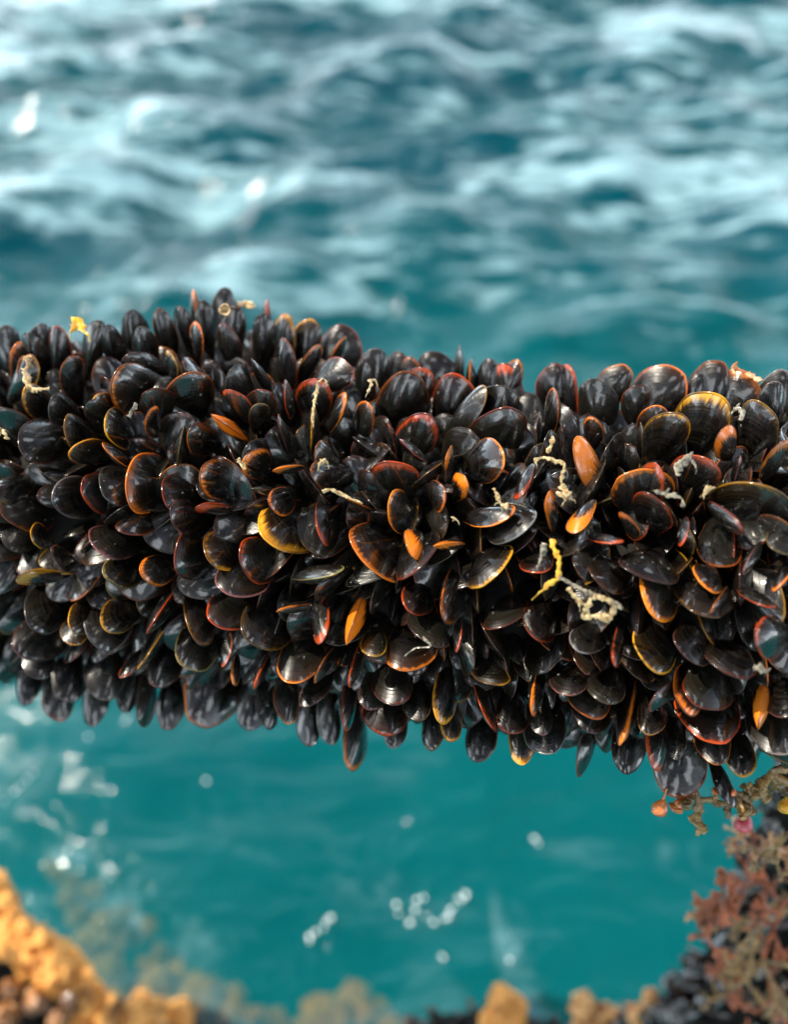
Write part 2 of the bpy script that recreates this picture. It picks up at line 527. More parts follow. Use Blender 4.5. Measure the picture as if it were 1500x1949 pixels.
# x, y of the rounded end in the photo; direction it points (deg, 0 right, 90 up); width; length (0 = from width);
# roll (0 broad face seen, 90 seam seen, minus = seam on the left of its direction); edge colour; how far the colour runs in
DATA = """
305 587 100 48 0 10 B 0
368 550 95 26 75 80 O .5
428 548 90 46 0 0 G 0
385 572 100 36 0 25 B 0
450 583 85 42 0 20 O .1
428 616 100 50 100 35 R .1
373 612 95 30 75 55 O .3
508 570 88 24 70 80 R .5
505 598 85 42 0 10 B 0
9 620 100 42 0 0 G 0
78 616 90 38 0 -15 G 0
113 622 90 40 0 10 R 0
55 634 110 34 0 40 G 0
190 610 80 38 0 20 G 0
207 618 100 34 0 -20 G 0
255 590 90 42 0 5 G 0
272 622 95 36 0 15 G 0
340 584 110 34 0 50 B 0
32 653 100 48 0 -20 O .4
38 684 118 58 0 -25 O .5
68 682 60 46 0 25 Y .3
135 678 100 52 0 -20 O .2
235 682 160 60 0 10 R .1
210 735 180 86 0 0 O .25
288 741 110 60 0 0 R .1
360 709 98 92 0 5 O .1
440 703 120 62 0 -15 G .1
322 668 100 30 60 60 Y .4
350 684 125 40 82 -60 O .1
478 683 120 36 75 80 P 0
435 742 125 46 0 45 R .3
500 742 90 52 0 0 R .2
495 768 80 40 0 -10 K .2
402 789 145 40 95 -80 F 1
180 755 140 42 0 -20 Y .2
166 768 150 46 0 10 G 0
200 798 140 60 0 -35 Y .1
287 778 100 40 80 -25 O .4
122 808 150 56 0 -25 Y .2
42 862 205 84 0 10 P .1
137 853 165 60 0 10 Y .1
195 846 142 42 78 -62 O .2
-5 948 200 80 0 -15 Y .1
240 935 192 94 0 -8 O .45
155 937 185 70 0 0 R .2
350 812 82 40 98 -80 K .1
357 826 165 62 0 15 O .1
380 905 172 74 0 0 O .4
468 868 140 56 0 -20 O .6
310 946 185 76 0 0 R .2
198 945 210 72 0 10 G 0
8 985 200 82 0 -10 O .1
100 955 195 92 0 0 G 0
45 742 140 58 0 -10 Y .3
95 765 150 50 0 0 G 0
10 777 120 60 0 35 R .1
372 966 178 42 86 58 R .6
325 985 195 62 0 25 P .1
478 930 172 34 60 78 K .1
58 1012 150 44 70 -45 Y .2
98 1052 155 44 80 -50 P .2
183 1045 195 76 0 -35 P .1
235 1015 215 60 0 -30 R .1
32 1100 184 50 105 62 Y .6
205 1105 215 70 115 -10 K .2
271 1098 210 62 112 -10 O .4
332 1060 185 98 0 8 R .1
392 1058 190 86 0 -5 Y .3
457 1068 190 90 0 0 R .2
445 1135 250 100 0 15 P 0
410 1190 225 90 0 5 R .1
478 1225 235 108 0 5 Y .1
55 1190 215 80 0 0 G 0
131 1190 200 56 0 -10 Y .1
140 1228 260 44 0 10 Y .1
194 1190 205 60 110 -15 Y .2
177 1225 225 74 0 10 G 0
279 1205 235 44 115 82 R .2
263 1273 237 40 105 -82 Y .2
378 1225 265 84 0 40 Y .1
357 1273 250 84 0 5 K .1
427 1268 262 34 66 -62 R .35
446 1305 265 28 60 50 O .4
38 1248 225 84 0 8 P 0
70 1292 260 56 0 0 G 0
128 1335 262 58 0 -8 G 0
196 1332 262 64 0 8 G 0
50 1342 265 40 0 0 G 0
110 1372 265 64 0 5 R .1
178 1382 268 38 0 -10 P 0
273 1383 265 40 0 60 B 0
322 1388 268 48 0 15 R .1
395 1385 265 104 150 0 O .1
478 1390 268 58 0 -10 G 0
298 1308 250 60 0 20 P 0
228 1290 225 50 0 -50 R .1
235 1355 255 42 0 20 G 0
482 1312 245 36 80 80 R .4
590 608 85 52 0 -5 Y .1
543 598 90 34 0 40 Y .3
543 645 92 36 0 55 R .1
662 622 70 84 105 0 R .1
657 640 65 34 75 -65 O .3
607 656 66 44 92 -30 O .3
713 664 90 66 0 0 G 0
673 705 20 56 95 0 R .2
605 722 85 66 0 5 R .5
693 685 90 36 0 10 P 0
760 670 90 36 0 40 P 0
782 680 90 34 0 10 O .2
828 670 90 72 0 0 P 0
875 657 88 34 85 75 G 0
897 682 90 30 75 -78 O .2
928 683 95 42 0 10 G 0
945 695 112 62 0 10 R .7
985 684 72 60 0 10 O .2
805 700 80 60 0 10 R .4
873 713 80 92 0 10 R .2
785 710 70 95 0 5 O .1
926 740 50 62 118 48 Y .1
957 735 80 74 0 0 G 0
960 752 85 30 60 85 P .1
965 775 78 96 0 5 R .15
815 788 68 85 0 8 R .5
702 768 78 52 98 25 O .3
658 748 68 36 84 68 O .4
542 724 100 34 78 -68 R .2
530 790 105 36 84 -72 P .2
597 775 87 34 98 -82 Y .3
738 805 105 30 64 85 R .2
762 838 140 34 70 -78 R .2
858 850 82 34 76 -72 O .4
593 905 188 62 130 -5 O .2
600 855 150 46 0 -15 O .2
740 878 110 76 0 10 R .5
847 958 310 56 92 -38 O .2
886 908 65 42 84 42 F .7
960 870 20 80 0 5 O .1
521 895 186 32 66 72 O .6
515 965 215 56 0 -10 O .3
742 948 130 70 0 -30 O .2
617 1035 275 42 98 55 R .3
655 945 155 34 78 -82 O .1
685 1060 205 112 0 -10 O .2
782 1055 250 50 98 38 F .9
978 977 6 54 118 58 O .2
828 1038 182 34 70 78 O .7
515 1035 225 120 0 0 Y .42
940 1100 300 94 112 -20 Y .3
1000 1010 325 84 0 0 G 0
653 1084 10 46 118 75 K .1
788 1090 265 86 0 -35 R .1
849 1185 262 48 130 62 O .2
660 1222 248 44 122 82 F 1
778 1163 240 76 0 15 R .1
610 1225 264 40 98 -62 R .5
528 1162 190 30 75 78 O .3
708 1250 255 50 92 -15 Y .3
775 1277 265 96 0 5 O .15
827 1230 282 74 0 38 P .1
871 1239 267 34 72 -72 R .3
561 1300 260 82 0 5 O .1
598 1297 237 38 88 80 O .2
665 1307 255 38 94 70 R .2
747 1342 265 86 0 0 R .1
702 1351 260 52 0 5 P 0
730 1400 262 84 0 0 R .1
750 1424 270 52 0 10 G 0
795 1372 268 60 0 -5 K 0
840 1377 265 46 130 42 Y .3
955 1304 310 56 102 35 Y .1
941 1390 290 38 112 78 R .3
910 1450 265 62 108 5 G 0
825 1428 270 64 0 -5 Y .2
858 1412 272 34 0 20 Y .3
672 1467 268 44 125 55 O .3
629 1417 270 38 0 10 G 0
587 1420 268 44 0 -10 R .1
658 1390 265 34 0 60 R .2
545 1377 265 52 0 5 O .1
510 1388 268 46 0 40 P 0
580 1345 240 46 0 -30 P 0
972 1396 270 62 0 5 R .1
996 1455 275 38 0 15 Y .5
1053 692 95 56 0 5 R .1
1077 695 96 46 132 50 R .2
1130 721 95 64 0 0 G 0
1187 694 68 54 92 20 O .2
1218 733 80 42 0 0 O .1
1285 700 60 94 122 5 O .15
1358 687 85 76 0 0 O .2
1340 713 70 48 0 -20 G 0
1410 706 80 72 0 10 O .5
1482 704 90 62 0 0 G 0
1468 727 95 46 0 0 G 0
1055 740 86 40 102 65 O .2
1355 747 75 104 0 5 Y .45
1452 767 75 82 0 5 Y .2
1245 772 95 62 0 0 O .1
1290 786 65 82 0 5 Y .25
1378 814 100 52 80 -30 F .7
1128 793 90 36 0 20 O .4
1220 806 92 34 72 80 K 0
1094 836 118 74 132 -50 F 1
985 950 245 38 88 -72 R .4
1046 935 95 42 92 -60 O .6
1088 1015 235 50 94 -42 F .9
1205 897 108 100 0 5 O .3
1250 883 82 66 0 45 R .4
1350 875 50 86 0 10 R .4
1416 1013 320 52 104 -52 R .3
1440 921 85 128 0 20 Y .05
1496 838 60 46 96 -58 O .5
1410 869 75 32 62 78 P .2
1243 943 80 76 0 20 R .1
1183 975 125 36 66 62 O .5
1184 1033 350 36 78 72 R .4
1213 1095 225 92 120 -15 P .2
1135 1105 200 82 0 -5 O .1
1345 1120 255 56 92 25 O .3
1298 1037 262 34 64 -68 R .3
1415 1090 240 36 80 80 P 0
1475 1125 240 44 84 -58 O .3
1017 1090 250 62 0 -10 R .1
950 1195 250 70 0 -30 R .1
1250 1178 270 104 0 48 O .2
1320 1165 230 100 0 0 Y .1
1352 1167 238 34 72 78 O .2
1472 1157 330 40 88 68 R .2
1101 1240 240 72 0 0 G 0
1300 1245 235 72 0 0 P 0
1010 1207 240 80 0 10 R .1
1171 1270 265 38 92 72 R .3
1228 1262 235 96 0 8 Y .05
1375 1278 235 98 112 5 R .15
1437 1215 192 72 0 0 R .3
1325 1343 245 94 0 0 R .05
1300 1350 250 80 0 35 O .3
1073 1322 240 66 102 -10 P .1
1143 1335 245 72 112 0 K 0
1118 1364 265 94 0 10 O .1
1014 1362 262 42 108 68 O .3
1180 1418 258 44 142 -70 O .3
1125 1395 275 76 0 20 P 0
1235 1347 220 40 80 68 R .2
1443 1388 262 42 112 78 O .95
1351 1412 270 112 0 28 R .1
1235 1399 265 52 0 0 B 0
1247 1465 268 38 0 55 R .4
1288 1517 268 104 142 0 O .2
1193 1473 268 80 0 5 R .1
1100 1477 255 56 102 70 O .1
1035 1435 265 86 0 0 G 0
1030 1399 270 52 0 0 P 0
1397 1536 295 44 92 50 B 0
1360 1455 270 62 0 10 O .1
1420 1478 290 62 0 15 Y .2
1475 1435 270 88 0 0 G 0
1285 1445 268 52 0 10 G 0
1490 1365 265 62 0 0 P 0
1480 1050 235 70 0 0 K .1
1100 1090 215 60 0 20 B 0
1490 990 60 60 0 0 O .2
"""


def shell_frame(P, n, a, r, elev=None, yaw=0.0):
    """columns L, W, T of a shell whose rounded end is at P; a = direction in the photo, r = roll"""
    a, r = math.radians(a), math.radians(r)
    u = RX * math.cos(a) + UP * math.sin(a)
    v = (CAM - P).normalized()
    u = (u - v * u.dot(v)).normalized()
    nz = n.dot(v)
    if elev is None:
        # lean: out of the rope's surface, more towards the viewer where the surface faces the viewer
        elev = math.radians(8 + (56 if abs(math.degrees(r)) < 45 else 34) * max(0, nz))
    Lx = (u * math.cos(elev) + v * math.sin(elev)).normalized()
    T0 = (v * math.cos(elev) - u * math.sin(elev)).normalized()
    W0 = T0.cross(Lx).normalized()          # left-hand side of its direction
    T = T0 * math.cos(r) + W0 * math.sin(r)
    W = T.cross(Lx).normalized()
    return Lx, W, T


MUS = []        # every mussel: dict(M=matrix, var, tint(rgba), px, py, size, look...)


def add_mussel(P, Lx, W, T, L, Wd, tint, flip=False, var=None, **info):
    var = rng.randrange(len(VAR)) if var is None else var
    zz = 0.62 * (L + 2 * Wd) / 2.0 if False else (0.55 * L + 0.9 * Wd * 0.5)
    if flip: W, T = -W, -T
    base = P - Lx * L
    ws = Wd / 0.55
    R = Matrix((( Lx.x * L, W.x * ws, T.x * zz, base.x), (Lx.y * L, W.y * ws, T.y * zz, base.y),
                (Lx.z * L, W.z * ws, T.z * zz, base.z), (0, 0, 0, 1)))
    x, y, d = proj(P)
    cx, cy, _ = proj(P - Lx * L * 0.35)
    MUS.append(dict(M=R, var=var, tint=tint, px=x, py=y, cx=cx, cy=cy, d=d, L=L, W=Wd, Lx=Lx, T=T, **info))


def jit(c, s=0.18):
    k = 1 + rng.uniform(-s, s)
    return tuple(min(1, max(0.001, q * k * (1 + rng.uniform(-s, s) * 0.5))) for q in c)


rows = [l.split() for l in DATA.strip().splitlines()]
for q in rows:
    x, y, a, wpx, lpx, r = (float(t) for t in q[:6])
    c, ext = q[6], float(q[7])
    if abs(r) < 30: ext *= 0.68
    r += rng.uniform(-20, 20) if abs(r) < 30 else rng.uniform(-8, 8)
    P, n = surf(x, y)
    d = (P - CAM).dot(FW)
    wpx *= (1.06 if (y < 690 or y > 1340) else 1.15) if abs(r) < 45 else 1.08
    L = (lpx * 1.15 if lpx else (max(132, wpx * 2.0) if (y < 690 or y > 1330) else max(95, wpx * 1.85))) / FPX * d
    Wd = wpx / FPX * d
    if abs(r) > 45: Wd = max(Wd, L * 0.46)
    Wd = max(Wd, L * 0.40)
    Lx, W, T = shell_frame(P, n, a, r)
    tn = jit(RIMS[c])
    if ext <= .15 and rng.random() < 0.5: tn = tuple(q_ * 0.30 for q_ in tn)
    add_mussel(P, Lx, W, T, L, Wd, tn + (ext,), flip=rng.random() < 0.5, kind='front', code=c, ext=ext, roll=r, ang=a, wpx=wpx)
HAND = len(MUS)

# smaller mussels filling the gaps between, and the rope's far side
pts = [(m['px'], m['py']) for m in MUS] + [(m['cx'], m['cy']) for m in MUS]
AXLEN = len(AXD)
codes = 'OORRPGBBKY'


def filler(n_try, Rr, sep, size, both=True):
    placed = []
    for k in range(n_try):
        i = rng.randrange(12, AXLEN - 12)
        c = Vector(AXD[i])
        tg = (Vector(AXD[i + 5]) - Vector(AXD[i - 5])).normalized()
        th = rng.uniform(0, 2 * math.pi)
        e1 = tg.cross(Vector((0, 0, 1))).normalized()
        e2 = e1.cross(tg)
        n = e1 * math.cos(th) + e2 * math.sin(th)
        P = c + n * (AXRR[i] - Rr)
        if any((P - q).length < sep for q in placed): continue
        v = (CAM - P).normalized()
        x, y, d = proj(P)
        vis = n.dot(v) > -0.15 and -60 < x < 1560
        if vis and any((x - a) ** 2 + (y - b) ** 2 < 31 ** 2 for a, b in pts): continue
        placed.append(P)
        # lean like the neighbours: outwards, away from the middle of the front
        lean = (UP * (1 if y < 900 else -1) * 0.6 + RX * (-0.5 if x < 700 else 0.1)) + Vector((rng.uniform(-.6, .6), rng.uniform(-.6, .6), rng.uniform(-.6, .6)))
        Lx = (n * 1.0 + lean * 0.75).normalized()
        rv = Vector((rng.uniform(-1, 1), rng.uniform(-1, 1), rng.uniform(-1, 1)))
        T = (rv - Lx * rv.dot(Lx)).normalized()
        W = T.cross(Lx)
        L = rng.uniform(*size)
        cc = rng.choice(codes)
        add_mussel(P, Lx, W, T, L, L * rng.uniform(0.5, 0.62), tuple(q_ * 0.28 for q_ in jit(RIMS[cc])) + (rng.choice([0, .05, .1]),), kind='fill' if vis else 'back',  # edge tints dimmed: crevice shade put into the filler shells' colour
                   code=cc, ext=0.1, roll=rng.choice([0, 90]), ang=0, wpx=50)


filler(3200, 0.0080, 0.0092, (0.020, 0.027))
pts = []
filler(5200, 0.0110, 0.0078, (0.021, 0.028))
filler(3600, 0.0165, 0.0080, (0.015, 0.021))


# ------------------------------------------------------------------ rope cores
def lumpy_tube(pts, radii, seed, nseg=48, amp=0.12, freq=60.0):
    from mathutils import noise
    V, F = [], []
    n = len(pts)
    for i, p in enumerate(pts):
        a, b = Vector(pts[max(i - 1, 0)]), Vector(pts[min(i + 1, n - 1)])
        tg = (b - a).normalized()
        e1 = tg.cross(Vector((0.13, 0.2, 1))).normalized()
        e2 = e1.cross(tg)
        for k in range(nseg):
            t = 2 * math.pi * k / nseg
            dr = e1 * math.cos(t) + e2 * math.sin(t)
            q = Vector(p) + dr * radii[i]
            h = noise.fractal(q * freq + Vector((seed, 0, 0)), 1.0, 2.0, 4)
            V.append(q + dr * radii[i] * amp * h)
    for i in range(n - 1):
        for k in range(nseg):
            F.append((i * nseg + k, i * nseg + (k + 1) % nseg, (i + 1) * nseg + (k + 1) % nseg, (i + 1) * nseg + k))
    V += [Vector(pts[0]), Vector(pts[-1])]
    c0, c1 = len(V) - 2, len(V) - 1
    for k in range(nseg):
        F.append((c0, (k + 1) % nseg, k))
        F.append((c1, (n - 1) * nseg + k, (n - 1) * nseg + (k + 1) % nseg))
    return V, F


def simple_mat(name, c1, c2, scale, rough=0.6, bump=0.001, coat=0.0, sss=0.0, spec=0.5, lo=.35, hi=.65):
    m, nt, bs = newmat(name)
    g = N(nt, 'ShaderNodeNewGeometry')
    n = N(nt, 'ShaderNodeTexNoise', i_Scale=scale, i_Detail=5.0, i_Roughness=0.6)
    nt.links.new(g.outputs['Position'], n.inputs['Vector'])
    nt.links.new(mixc(nt, sstep(nt, n.outputs[0], lo, hi), c1, c2), bs.inputs['Base Color'])
    bs.inputs['Roughness'].default_value = rough
    bs.inputs['Coat Weight'].default_value = coat
    bs.inputs['Coat Roughness'].default_value = 0.08
    bs.inputs['Specular IOR Level'].default_value = spec
    if sss:
        bs.inputs['Subsurface Weight'].default_value = sss
        bs.inputs['Subsurface Radius'].default_value = (1, 0.5, 0.25)
        bs.inputs['Subsurface Scale'].default_value = 0.002
    b = N(nt, 'ShaderNodeBump', i_Strength=0.8, i_Distance=bump)
    nt.links.new(n.outputs[0], b.inputs['Height'])
    nt.links.new(b.outputs[0], bs.inputs['Normal'])
    return m


M_CORE = simple_mat('wet dark rope and byssus', (0.002, 0.002, 0.002), (0.008, 0.006, 0.004), 300, 0.7, spec=0.2)
cp = [Vector(p) for p in AXD[::4]]
V, F = lumpy_tube(cp, [r - 0.025 for r in AXRR[::4]], 3)
tag(link('rope', mesh_from('rope', V, F, M_CORE)), 'thick dark rope buried under the crowd of mussels', 'rope')

# ------------------------------------------------------------------ the second rope: down the right side and along the bottom
LOW = [(1640, 1330, 0.34), (1560, 1500, 0.36), (1530, 1640, 0.40), (1490, 1780, 0.45), (1440, 1900, 0.49), (1330, 2000, 0.53), (1180, 2030, 0.57),
       (1000, 2040, 0.61)]
LOWR = [0.022, 0.020, 0.027, 0.038, 0.044, 0.042, 0.036, 0.032]
LOWW = [unproj(*a) for a in LOW]
ts = np.linspace(0, len(LOW) - 1, 90)
LP = [catmull(LOWW, t) for t in ts]
LR = [float(np.interp(t, range(len(LOWR)), LOWR)) for t in ts]
V, F = lumpy_tube(LP, [r * 0.72 for r in LR], 8, amp=0.25)
tag(link('rope', mesh_from('rope', V, F, M_CORE)), 'blurred lower rope dropping down the right side under red seaweed', 'rope')


def scatter_low(LPp, LRr, count, size, sep, kind='low', facing=-0.1, codes='GGGPBBB'):
    placed = []
    for k in range(count):
        i = rng.randrange(1, len(LPp) - 1)
        tg = (LPp[i + 1] - LPp[i - 1]).normalized()
        e1 = tg.cross(Vector((0.1, 0.2, 1))).normalized()
        e2 = e1.cross(tg)
        th = rng.uniform(0, 2 * math.pi)
        n = e1 * math.cos(th) + e2 * math.sin(th)
        P = LPp[i] + n * LRr[i]
        v = (CAM - P).normalized()
        if n.dot(v) < facing: continue
        if any((P - q).length < sep for q in placed): continue
        placed.append(P)
        rv = Vector((rng.uniform(-1, 1), rng.uniform(-1, 1), rng.uniform(-1, 1)))
        Lx = (n + rv * 0.6).normalized()
        rv = Vector((rng.uniform(-1, 1), rng.uniform(-1, 1), rng.uniform(-1, 1)))
        T = (rv - Lx * rv.dot(Lx)).normalized()
        L = rng.uniform(*size)
        cc = rng.choice(codes)
        add_mussel(P, Lx, T.cross(Lx), T, L, L * rng.uniform(.5, .6), jit(RIMS[cc]) + (0.0,), kind=kind, code=cc, ext=0, roll=0, ang=0, wpx=40)


scatter_low(LP, LR, 1500, (0.019, 0.028), 0.0115)

# rope along the lower left, crusted with orange sponge
LFT = [(-330, 1780, 0.60), (-140, 1850, 0.62), (20, 1930, 0.64), (180, 2010, 0.67), (400, 2070, 0.70), (640, 2100, 0.74), (850, 2005, 0.66), (1010, 2010, 0.60)]
LFR = [0.050, 0.050, 0.048, 0.044, 0.038, 0.030, 0.036, 0.034]
LFW = [unproj(*a) for a in LFT]
ts = np.linspace(0, len(LFT) - 1, 90)
LP2 = [catmull(LFW, t) for t in ts]
LR2 = [float(np.interp(t, range(len(LFR)), LFR)) for t in ts]
V, F = lumpy_tube(LP2, [r * 0.72 for r in LR2], 18, amp=0.25)
tag(link('rope', mesh_from('rope', V, F, M_CORE)), 'blurred bottom rope crossing the lower left corner under orange sponge', 'rope')
scatter_low(LP2, LR2, 900, (0.018, 0.026), 0.0125, kind='low', codes='BBRRO')

# ------------------------------------------------------------------ sponge
M_SPONGE = simple_mat('orange sponge', (0.16, 0.06, 0.016), (0.80, 0.36, 0.08), 34, 0.6, 0.004, sss=0.15, lo=.34, hi=.50)
M_SPONGE2 = simple_mat('pale orange sponge', (0.42, 0.17, 0.05), (0.85, 0.50, 0.20), 70, 0.7, 0.003, sss=0.15)


def blob_cluster(name, centres, mat, seed):
    """rounded overlapping lobes with a noisy skin, one mesh"""
    from mathutils import noise
    import bmesh
    bm = bmesh.new()
    for (c, r) in centres:
        t = bmesh.new()
        bmesh.ops.create_icosphere(t, subdivisions=3 if r < 0.006 else 4, radius=1.0)
        for v in t.verts:
            d = v.co.normalized()
            p = c + d * r
            h = noise.fractal(p * 70 + Vector((seed, 0, 0)), 0.9, 2.0, 5)
            h2 = noise.fractal(p * 260, 0.9, 2.0, 3)
            v.co = c + d * r * (1 + 0.28 * h + 0.34 * h2)
        me = bpy.data.meshes.new('tmp')
        t.to_mesh(me); t.free()
        bm.from_mesh(me)
        bpy.data.meshes.remove(me)
    me = bpy.data.meshes.new(name)
    bm.to_mesh(me); bm.free()
    me.polygons.foreach_set('use_smooth', [True] * len(me.polygons))
    me.materials.append(mat)
    return link(name, me)


def sponge_line(pix, mat, label, seed, jitter=6, extra=8):
    r_ = random.Random(seed)
    cs = []
    for (x, y, d, rp) in pix:
        for e in range(extra):
            k = 1.12 if e == 0 else r_.uniform(.14, .36)
            a_ = r_.uniform(0, 6.28); q = 0 if e == 0 else rp * r_.uniform(.6, 1.15)
            cs.append((unproj(x + q * math.cos(a_), y + q * math.sin(a_), d + r_.uniform(-.012, .012)), rp / FPX * d * k))
    o = blob_cluster('sponge', cs, mat, seed)
    return tag(o, label, 'sponge')


sponge_line([(-30, 1700, .60, 38), (-5, 1738, .60, 36), (18, 1765, .60, 30), (45, 1790, .60, 30), (75, 1808, .60, 30), (105, 1822, .61, 30), (128, 1845, .61, 30), (150, 1872, .61, 30),
             (60, 1835, .60, 26), (100, 1858, .60, 28), (172, 1905, .62, 30), (200, 1928, .62, 32), (235, 1950, .63, 34), (160, 1960, .61, 24), (-40, 1760, .60, 40), (10, 1800, .60, 20), (280, 1975, .64, 36)],
            M_SPONGE, 'bright orange lumpy sponge crust sloping down the lower left corner', 1, extra=20)
sponge_line([(955, 1900, .60, 22), (968, 1925, .60, 28), (940, 1945, .60, 24), (960, 1965, .60, 30)], M_SPONGE, 'small orange sponge tuft at the bottom, right of the glinting wet mussels', 2, extra=9)
sponge_line([(1112, 1915, .57, 22), (1120, 1940, .57, 26), (1150, 1930, .57, 18), (1172, 1945, .57, 24)], M_SPONGE2, 'pale orange sponge knobs at the bottom, left of the dark slate mussels', 3, extra=9)
sponge_line([(1238, 1895, .54, 13), (1215, 1928, .55, 20)], M_SPONGE2, 'tiny pale sponge knob at the left foot of the dark slate mussels', 4, extra=9)
sponge_line([(262, 1915, .70, 22), (290, 1930, .70, 26), (335, 1938, .72, 28), (390, 1950, .74, 28), (450, 1948, .75, 24), (490, 1940, .76, 20), (530, 1962, .76, 24), (610, 1952, .76, 22), (650, 1935, .76, 22), (700, 1940, .76, 24), (745, 1958, .75, 22)],
            M_SPONGE, 'wave-washed pale orange sponge along the bottom edge of the photo', 9)
sponge_line([(20, 1880, .585, 16), (70, 1905, .585, 20), (15, 1935, .58, 22), (110, 1940, .585, 18), (130, 1900, .59, 14)], simple_mat('brown crust', (0.07, 0.025, 0.008), (0.42, 0.17, 0.04), 60, 0.35, 0.003, coat=0.6),
            'wet brown crust among the dark mussels in the bottom left corner', 12)
# white flecks added on the water in place of sun glints
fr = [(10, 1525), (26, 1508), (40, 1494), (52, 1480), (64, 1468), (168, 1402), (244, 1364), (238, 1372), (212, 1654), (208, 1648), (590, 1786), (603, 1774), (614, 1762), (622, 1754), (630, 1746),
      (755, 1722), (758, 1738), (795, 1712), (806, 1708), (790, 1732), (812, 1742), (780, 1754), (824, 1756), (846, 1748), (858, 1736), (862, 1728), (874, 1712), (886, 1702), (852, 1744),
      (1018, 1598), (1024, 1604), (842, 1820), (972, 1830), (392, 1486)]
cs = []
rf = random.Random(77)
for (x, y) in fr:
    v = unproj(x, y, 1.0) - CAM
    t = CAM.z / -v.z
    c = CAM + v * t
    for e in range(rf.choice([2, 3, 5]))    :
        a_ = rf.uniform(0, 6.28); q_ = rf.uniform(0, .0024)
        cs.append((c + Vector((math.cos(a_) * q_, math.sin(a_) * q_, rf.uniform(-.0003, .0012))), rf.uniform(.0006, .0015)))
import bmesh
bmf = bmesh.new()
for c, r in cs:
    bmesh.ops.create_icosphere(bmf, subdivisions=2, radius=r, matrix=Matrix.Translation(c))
mef = bpy.data.meshes.new('glint_flecks'); bmf.to_mesh(mef); bmf.free()
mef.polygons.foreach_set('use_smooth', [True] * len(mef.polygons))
M_GLINT, nt_, bs_ = newmat('glint_white')
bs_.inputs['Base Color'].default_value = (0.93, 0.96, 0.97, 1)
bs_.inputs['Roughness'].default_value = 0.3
mef.materials.append(M_GLINT)
tag(link('glint_flecks', mef), 'small white flecks standing in for sun glints on the calm water below the rope', 'sea foam', kind='stuff')  # not real foam: added flecks standing in for sun glints
# the drowned part of that growth, seen through the water
M_SUB = simple_mat('drowned sponge', (0.80, 0.38, 0.05), (0.95, 0.55, 0.12), 40, 0.9, 0.004)
M_SUB2 = simple_mat('drowned brown weed', (0.45, 0.28, 0.10), (0.75, 0.50, 0.22), 40, 0.9, 0.004)
def sub_line(pix, mat, label, seed):
    r_ = random.Random(seed)
    cs = []
    for (x, y, rp) in pix:
        v = (unproj(x, y, 1.0) - CAM)
        for e in range(3):
            t = (CAM.z + 0.07 + r_.uniform(0, .07)) / -v.z
            cs.append((CAM + v * t + Vector((r_.uniform(-.02, .02), r_.uniform(-.02, .02), 0)), rp / FPX * t * r_.uniform(.6, 1.0)))
    tag(blob_cluster('sponge', cs, mat, seed), label, 'sponge')
sub_line([(300, 1900, 40), (350, 1925, 45), (400, 1950, 45), (255, 1890, 30), (470, 1940, 40), (490, 1915, 25), (540, 1950, 30), (620, 1935, 32), (660, 1915, 34), (700, 1930, 34), (690, 1965, 30)], M_SUB,
         'drowned yellowish sponge growth under the water along the bottom edge', 5)
sub_line([(190, 1760, 34), (215, 1770, 30), (150, 1720, 26), (240, 1800, 26), (200, 1830, 44), (250, 1850, 30), (110, 1680, 20), (330, 1830, 22), (370, 1860, 20)], M_SUB2,
         'drowned brown weed showing faintly through the water above the orange sponge', 6)


# ------------------------------------------------------------------ seaweed, strands and flakes
M_RED = simple_mat('red seaweed', (0.14, 0.030, 0.008), (0.56, 0.14, 0.035), 90, 0.35, 0.0008, coat=0.5, sss=0.2)
M_BRN = simple_mat('brown seaweed', (0.14, 0.075, 0.02), (0.40, 0.24, 0.08), 90, 0.35, 0.0008, coat=0.5, sss=0.2)
M_PNK = simple_mat('pale pink seaweed', (0.24, 0.09, 0.03), (0.66, 0.36, 0.16), 160, 0.35, 0.0008, coat=0.5, sss=0.2)
M_TAN = simple_mat('pale dried byssus', (0.22, 0.13, 0.045), (0.62, 0.46, 0.24), 900, 0.45, 0.0004, coat=0.3, sss=0.3)
M_GREY = simple_mat('grey skin flake', (0.06, 0.05, 0.035), (0.32, 0.28, 0.20), 900, 0.35, 0.0004, coat=0.5)
M_YEL = simple_mat('yellow skin flake', (0.62, 0.24, 0.01), (0.85, 0.50, 0.03), 800, 0.4, 0.0004, coat=0.3, sss=0.3)
M_ORB = simple_mat('orange red sea squirt', (0.36, 0.09, 0.02), (0.62, 0.20, 0.05), 250, 0.2, 0.0004, coat=0.8, sss=0.3)


ROUGH = [0.5]


